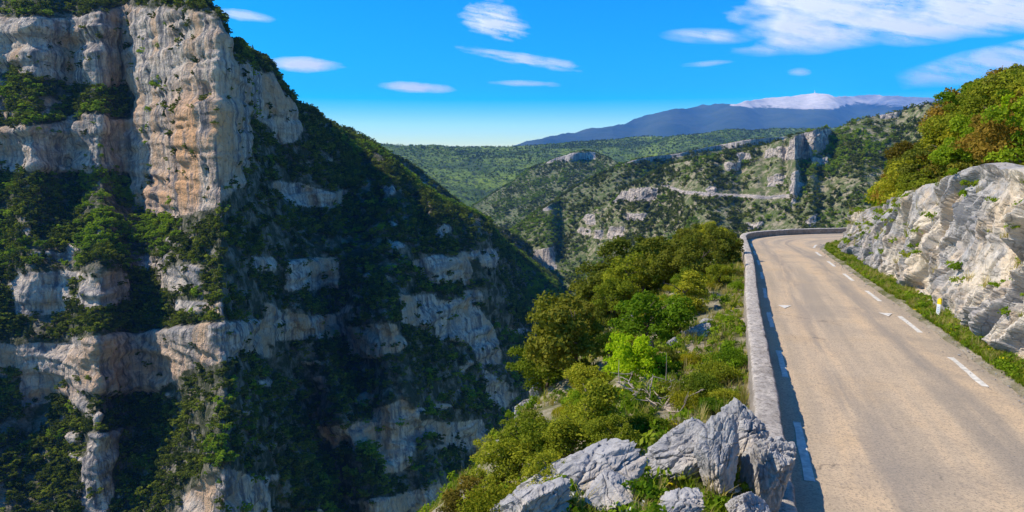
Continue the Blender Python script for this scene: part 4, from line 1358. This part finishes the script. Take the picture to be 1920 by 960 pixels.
def extruded(name, outline, d0, d1, mat, parent):
    n = len(outline); o_ = np.array(outline, float)
    V = [(a, d0, b) for a, b in o_] + [(a, d1, b) for a, b in o_]
    bm_faces = [list(range(n)), list(range(2 * n - 1, n - 1, -1))] + [[i, i + n, (i + 1) % n + n, (i + 1) % n] for i in range(n)]
    me = bpy.data.meshes.new(name); me.from_pydata(V, [], bm_faces); me.update(); me.materials.append(mat)
    return obj(name, me, parent)


hw = 0.085
top = [(hw * math.cos(a), 0.78 + 0.09 * math.sin(a)) for a in np.linspace(0, math.pi, 13)]
extruded('stem', [(-hw, -0.2), (hw, -0.2), (hw, 0.60), (-hw, 0.60)], -0.05, 0.06, M['white'], post)
extruded('yellow_cap', [(-hw, 0.602), (hw, 0.602)] + top, -0.05, 0.06, M['yellow_paint'], post)
extruded('number_plate', [(-0.06, 0.16), (0.06, 0.16), (0.06, 0.54), (-0.06, 0.54)], -0.056, -0.051, M['plate'], post)
for k_, zz in enumerate((0.44, 0.36, 0.27)):
    extruded('faded_mark', [(-0.04, zz), (0.035, zz), (0.035, zz + 0.035), (-0.04, zz + 0.035)], -0.0595, -0.0575, mat_plain('faded_blue_print', (0.33, 0.42, 0.52), 0.15, 20) if k_ == 0 else bpy.data.materials['faded_blue_print'], post)

# ------------------------------------------------------------------ grass, herbs and flowers
def tuft_mesh(name, mat, blades, hgt, spread, width, seed):
    r = np.random.default_rng(seed)
    V, Fc, tone = [], [], []
    for i in range(blades):
        a = r.random() * 6.28; b = r.random() * spread * 0.5; p = np.array([b * math.cos(a * 3), b * math.sin(a * 3), 0])
        L = hgt * (0.5 + 0.6 * r.random()); bend = spread * (0.3 + r.random())
        d = np.array([math.cos(a), math.sin(a), 0]); s_ = np.array([-d[1], d[0], 0]) * width
        m_ = p + d * bend * 0.35 + np.array([0, 0, L * 0.6]); e_ = p + d * bend + np.array([0, 0, L])
        k = len(V)
        V += [p - s_, p + s_, m_ + s_ * 0.8, m_ - s_ * 0.8, e_ + s_ * .1, e_ - s_ * .1]
        Fc += [[k, k + 1, k + 2, k + 3], [k + 3, k + 2, k + 4, k + 5]]
        tone += [r.random()] * 6
    return mesh_data(name, V, Fc, mat, False, attrs={'tone': np.array(tone)})


def herb_mesh(name, mat, n, seed):
    V, Fc, tone = leaf_cloud(n, 9, 0.13, seed=seed, shape='low', fill=0.5)
    return mesh_data(name, V, Fc, mat, False, attrs={'tone': tone})


gcol = bpy.data.collections.new('grass_shapes')
GN = []
for nm, me in [('grass', tuft_mesh('grass_tuft', M['grass'], 26, 0.20, 0.14, 0.006, 1)), ('grass', tuft_mesh('grass_tuft', M['grass'], 22, 0.15, 0.18, 0.007, 2)),
               ('dry', tuft_mesh('dry_tuft', M['drygrass'], 24, 0.22, 0.16, 0.005, 3)), ('dry', tuft_mesh('dry_tuft', M['drygrass'], 20, 0.30, 0.14, 0.004, 4)),
               ('herb', herb_mesh('herb', M['grass'], 130, 5)), ('herb', herb_mesh('herb', M['leaf_mid'], 130, 6)), ('yel', herb_mesh('yellow_flowers', M['petal_yellow'], 26, 7)), ('wht', herb_mesh('white_flowers', M['petal_white'], 40, 8))]:
    o = bpy.data.objects.new('zz%02d_%s' % (len(GN), me.name), me); gcol.objects.link(o); GN.append(nm)
NGG = scatter_tree_group(gcol)
GI = {k_: [i for i, n_ in enumerate(GN) if n_ == k_] for k_ in set(GN)}


def grass(name, X, Y, Z, mix, smin, smax):
    n = len(X)
    ks = list(mix); pr = np.array([mix[k_] for k_ in ks], float)
    c = rng.choice(len(ks), n, p=pr / pr.sum())
    pick = np.array([GI[ks[i]][rng.integers(len(GI[ks[i]]))] for i in c])
    s_ = smin + (smax - smin) * rng.random(n) ** 1.5
    s_ = np.where(np.isin(pick, GI['yel'] + GI['wht']), s_ * 0.22, np.where(np.isin(pick, GI['herb']), s_ * 0.32, s_))
    return scatter(name, np.stack([X, Y, Z], -1), np.stack([s_, s_, s_], -1), pick, NGG)


# verge between road and rock
n = 11000
kk = rng.integers(0, nb, n)
fr = rng.random(n)
foot = B2[kk]
dR = -sdist(RP[::3], foot[:, 0], foot[:, 1])[0]
dist = np.clip(np.abs(dR), 0.3, 3.5)
X = foot[:, 0] - nb_[kk, 0] * (dist * fr * 0.9 - 0.15); Y = foot[:, 1] - nb_[kk, 1] * (dist * fr * 0.9 - 0.15)
keep = (sdist(RP[::3], X, Y)[0] < -0.12) & (fbm(X / 1.5, Y / 1.5, 0 * X, 3, 91) > -0.42)
X, Y = X[keep], Y[keep]
grass('verge_grass', X, Y, road_z(Y) + 0.04, {'grass': 0.78, 'herb': 0.07, 'dry': 0.14, 'yel': 0.012}, 0.55, 1.25)
# slope beside the parapet
n = 26000
X = rng.uniform(-10, 24, n); Y = rng.uniform(2, 60, n)
d, _ = sdist(LP[::3], X, Y)
g = fbm(X / 2.2, Y / 2.2, 0 * X, 3, 93)
keep = (d > 0.55) & (d < 11) & ((g > -0.05) | (d < 1.3) | (rng.random(n) < 0.15))
X, Y, d = X[keep], Y[keep], d[keep]
grass('slope_grass', X, Y, near_height(X, Y) - 0.01, {'grass': 0.42, 'dry': 0.36, 'herb': 0.20, 'yel': 0.02}, 0.8, 1.8)
# herbs at the photographer's feet
n = 5000
X = rng.uniform(-1.5, 3.6, n); Y = rng.uniform(3.6, 9.5, n)
d, _ = sdist(LP[::3], X, Y)
near_b = np.min([np.hypot(X - (ray(a_, b_) * t_)[0], Y - (ray(a_, b_) * t_)[1]) for a_, b_, t_, _q in BOULDER_FEET], axis=0)
keep = (d > 0.55) & (near_b > 0.3) & (fbm(X / 0.8, Y / 0.8, 0 * X, 3, 95) > -0.25)
X, Y = X[keep], Y[keep]
print('herbs', len(X))
grass('foreground_herbs', X, Y, near_height(X, Y) - 0.01, {'grass': 0.50, 'herb': 0.16, 'dry': 0.22, 'wht': 0.09, 'yel': 0.05}, 0.45, 1.15)
# tufts and scrub on the bank and on ledges of the rock face
n = 5200
kk = rng.integers(0, nb, n); e_ = rng.uniform(3.0, 14, n)
X = B2[kk, 0] + nb_[kk, 0] * e_; Y = B2[kk, 1] + nb_[kk, 1] * e_
grass('bank_grass', X, Y, near_height(X, Y), {'grass': 0.3, 'dry': 0.5, 'herb': 0.2}, 1.0, 2.4)
n = 420
i_ = rng.integers(20, nb - 20, n * 6); j_ = (nv * (0.25 + 0.74 * rng.random(n * 6))).astype(int)
nz = grid_normals(RF)[i_, j_]
ok = np.argsort(-np.abs(nz[:, 2]))[:n]
Q = RF[i_[ok], j_[ok]]
grass('ledge_grass', Q[:, 0], Q[:, 1], Q[:, 2] - 0.03, {'dry': 0.45, 'grass': 0.2, 'herb': 0.35}, 0.8, 1.9)

# loose gravel along the crumbling road edge
pcol = bpy.data.collections.new('pebble_shapes')
for i_ in range(3):
    r_ = np.random.default_rng(50 + i_)
    a_ = np.linspace(0, 2 * math.pi, 7); b_ = np.linspace(0.01, math.pi - 0.01, 5)
    A_, B_ = np.meshgrid(a_, b_, indexing='ij')
    rr_ = 0.7 + 0.5 * r_.random(A_.shape); rr_[-1] = rr_[0]
    Vp = np.stack([np.sin(B_) * np.cos(A_) * rr_, np.sin(B_) * np.sin(A_) * rr_ * 0.8, np.cos(B_) * rr_ * 0.55], -1)
    pcol.objects.link(bpy.data.objects.new('zz%d_pebble' % i_, mesh_data('pebble', Vp, grid_faces(7, 5, True), M['boulder'], False)))
NGP = scatter_tree_group(pcol)
n = 2600
kk = rng.integers(0, len(RP) - 1, n); f_ = rng.random(n)[:, None]
q_ = RP[kk] * (1 - f_) + RP[kk + 1] * f_
out_ = (RP - LP)[kk] / wid[kk][:, None]
q_ = q_ + out_ * (0.10 + 0.22 * rng.normal(size=(n, 1)))
sz = 0.012 + 0.03 * rng.random((n, 1)) ** 3
scatter('edge_gravel', np.concatenate([q_, road_z(q_[:, 1])[:, None] + 0.03], 1), np.repeat(sz, 3, 1), rng.integers(0, 3, n), NGP)
n = 3000
X = rng.uniform(-8, 22, n); Y = rng.uniform(3, 55, n)
d, _ = sdist(LP[::3], X, Y)
kp = (d > 0.5) & (d < 9) & (fbm(X / 2.2, Y / 2.2, 0 * X, 3, 93) < 0.12)
X, Y = X[kp], Y[kp]
sz = 0.02 + 0.13 * rng.random((len(X), 1)) ** 4
scatter('slope_stones', np.stack([X, Y, near_height(X, Y)], -1), np.repeat(sz, 3, 1), rng.integers(0, 3, len(X)), NGP)

# dead branches below the lime maple
def dead_branch(px_, py_, L, label, seed):
    p, t = near_hit(px_, py_)
    r = np.random.default_rng(seed)
    paths = []
    for i in range(9):
        a = r.random() * 6.28; d = np.array([math.cos(a), math.sin(a), 0.15 + 0.5 * r.random()]) * L * (0.5 + 0.6 * r.random())
        m_ = d * 0.5 + r.normal(size=3) * L * 0.08
        paths.append(([np.zeros(3), m_, d], [0.035, 0.022, 0.008]))
        for k in range(3):
            st = m_ + (d - m_) * r.random(); e_ = st + r.normal(size=3) * L * 0.25; e_[2] = abs(e_[2])
            paths.append(([st, (st + e_) / 2 + r.normal(size=3) * .03, e_], [0.014, 0.009, 0.004]))
    v, f = tube(paths, 5)
    o = obj('dead_branch', mesh_data('dead_branch', v, f, M['deadwood'])); o.location = p
    tag(o, label, 'branch')


dead_branch(1205, 745, 1.0, 'tangle of dry grey branches right below the lime green maple', 3)
dead_branch(1245, 765, 0.8, 'bare dry branches lying beside the yellow green shrubs', 9)

# ------------------------------------------------------------------ clouds: thin high sheets
def mat_cloud():
    s = NT('cirrus')
    tr = s.n('ShaderNodeBsdfTransparent'); d = s.n('ShaderNodeBsdfDiffuse'); t = s.n('ShaderNodeBsdfTranslucent')
    d.inputs[0].default_value = (1, 1, 1, 1); t.inputs[0].default_value = (1, 1, 1, 1)
    m = s.n('ShaderNodeMixShader'); m.inputs[0].default_value = 0.75
    s.l(d.outputs[0], m.inputs[1]); s.l(t.outputs[0], m.inputs[2])
    m2 = s.n('ShaderNodeMixShader')
    s.l(s.attr('cover'), m2.inputs[0]); s.l(tr.outputs[0], m2.inputs[1]); s.l(m.outputs[0], m2.inputs[2])
    s.l(m2.outputs[0], s.out.inputs[0])
    return s.m


M['cloud'] = mat_cloud()


def cloud(pts_fn, x0, x1, y0, y1, label, H=3200.0, nx=160, ny=60):
    px_ = np.linspace(x0, x1, nx); py_ = np.linspace(y0, y1, ny)
    PX, PY = np.meshgrid(px_, py_, indexing='ij')
    den = np.clip(pts_fn(PX, PY), 0, 1)
    r_ = ray(PX, PY)
    lower = r_ * (H / r_[..., 2])[..., None]
    upper = lower.copy(); upper[..., 2] += 15 + 120 * den
    n = nx * ny
    V = np.concatenate([lower.reshape(-1, 3), upper.reshape(-1, 3)])
    dn = np.concatenate([den.ravel(), den.ravel() * 0.35])
    f = np.concatenate([grid_faces(nx, ny), grid_faces(nx, ny, True) + n])
    keep = dn[f].max(axis=1) > 0.004
    o = obj('cloud', mesh_data('cloud', V, f[keep], M['cloud'], attrs={'cover': dn}))
    tag(o, label, 'cloud')


def streak(cx, cy, rx, ry, tilt, amount, wisp, seed, soft=1.0):
    def fn(X, Y):
        dx = X - cx; dy = (Y - cy) - tilt * dx
        r = np.sqrt((dx / rx) ** 2 + (dy / ry) ** 2)
        nz = fbm(X / 34, (Y - tilt * X) / 4.0, 0 * X, 5, seed, 0.6) + 0.5 * fbm(X / 90, (Y - tilt * X) / 9.0, 0 * X, 3, seed + 30)
        r = r + 0.25 * fbm(X / 26, Y / 14, 0 * X, 3, seed + 60)
        return amount * np.clip((1 - r) * soft + wisp * nz * np.clip(1.3 - r, 0, 1), 0, 1)
    return fn


for fn, box, lb in (
        (streak(568, 121, 76, 15, 0.03, 0.95, 0.35, 1, 1.5), (470, 660, 98, 146), 'smooth white lens cloud just right of the tall cliff'),
        (streak(778, 164, 74, 11, 0.06, 0.9, 0.35, 2, 1.5), (690, 870, 145, 186), 'small smooth lens cloud above the wooded plateau'),
        (streak(930, 38, 66, 36, 0.18, 0.9, 1.3, 3, 1.1), (840, 1020, -10, 90), 'puffy streaked white cloud high above the valley'),
        (streak(985, 112, 122, 12, 0.155, 0.75, 1.1, 4, 1.0), (850, 1120, 70, 150), 'long slanting cloud streak below the puffy cloud'),
        (streak(983, 157, 74, 6.5, 0.03, 0.6, 0.5, 5, 1.2), (900, 1070, 145, 172), 'thin flat cloud streak below the slanting streak'),
        (streak(460, 30, 56, 10, 0.14, 0.6, 0.5, 6, 1.3), (395, 530, 8, 56), 'faint slanting cloud wisp beside the cliff top'),
        (streak(1330, 119, 52, 6, -0.07, 0.35, 0.6, 7, 1.1), (1270, 1390, 105, 135), 'faint thin wisp over the left shoulder of the far mountain'),
        (streak(1498, 135, 24, 8, 0.02, 0.42, 0.6, 8, 1.1), (1465, 1530, 120, 150), 'tiny faint cloud puff above the mountain summit')):
    cloud(fn, *box, lb)


def cirrus(X, Y):
    body = np.minimum(np.clip((X - 1390 - 60 * fbm(X / 60, Y / 16, 0 * X, 4, 11)) / 70, 0, 1), np.clip((np.interp(X, [1380, 1440, 1560, 1650, 1700, 1760, 1950], [104, 108, 98, 84, 90, 82, 62]) + 8 * fbm(X / 70, Y / 20, 0 * X, 3, 12) - Y) / 26, 0, 1))
    arm = np.clip(1.25 - np.hypot((X - 1330) / 78, (Y - 68 - 0.02 * (X - 1330)) / 13), 0, 1)
    low = np.minimum(np.clip((X - 1668 + 0.55 * (Y - 150) * -1 - 10) / 90, 0, 1), np.clip((np.interp(X, [1660, 1750, 1950], [172, 166, 160]) - Y) / 30, 0, 1)) * np.clip((Y - np.interp(X, [1660, 1800, 1950], [140, 96, 66])) / 14, 0, 1)
    u = X * 0.94 + Y * 0.3
    v = Y * 1.0 - X * 0.16
    tex = 0.50 + 1.1 * fbm(u / 100, v / 12, 0 * X, 5, 13, 0.62) + 0.5 * fbm(u / 34, v / 20, 0 * X, 5, 14, 0.6)
    return np.clip(np.maximum(np.maximum(body * 0.95, arm * 0.75), low * 0.7) * np.clip(tex + 0.25, 0.12, 1.0), 0, 0.95)


cloud(cirrus, 1230, 2060, -80, 185, 'broad wispy white cirrus bank spreading over the road side', nx=420, ny=180)

# ------------------------------------------------------------------ haze
bxv = np.array([(x_, y_, z_) for x_ in (-7300, 16800) for y_ in (-1200, 17800) for z_ in (-460, 1750)], float)
bf = [[0, 1, 3, 2], [4, 6, 7, 5], [0, 4, 5, 1], [2, 3, 7, 6], [0, 2, 6, 4], [1, 5, 7, 3]]
s = NT('haze')
pv = s.n('ShaderNodeVolumePrincipled')
pv.inputs['Color'].default_value = (0.10, 0.38, 1.0, 1)
pv.inputs['Density'].default_value = 4.2e-5
pv.inputs['Anisotropy'].default_value = 0.0
s.l(pv.outputs[0], s.out.inputs['Volume'])
haze = obj('haze', mesh_data('haze', bxv, bf, s.m, False))
tag(haze, kind='stuff')
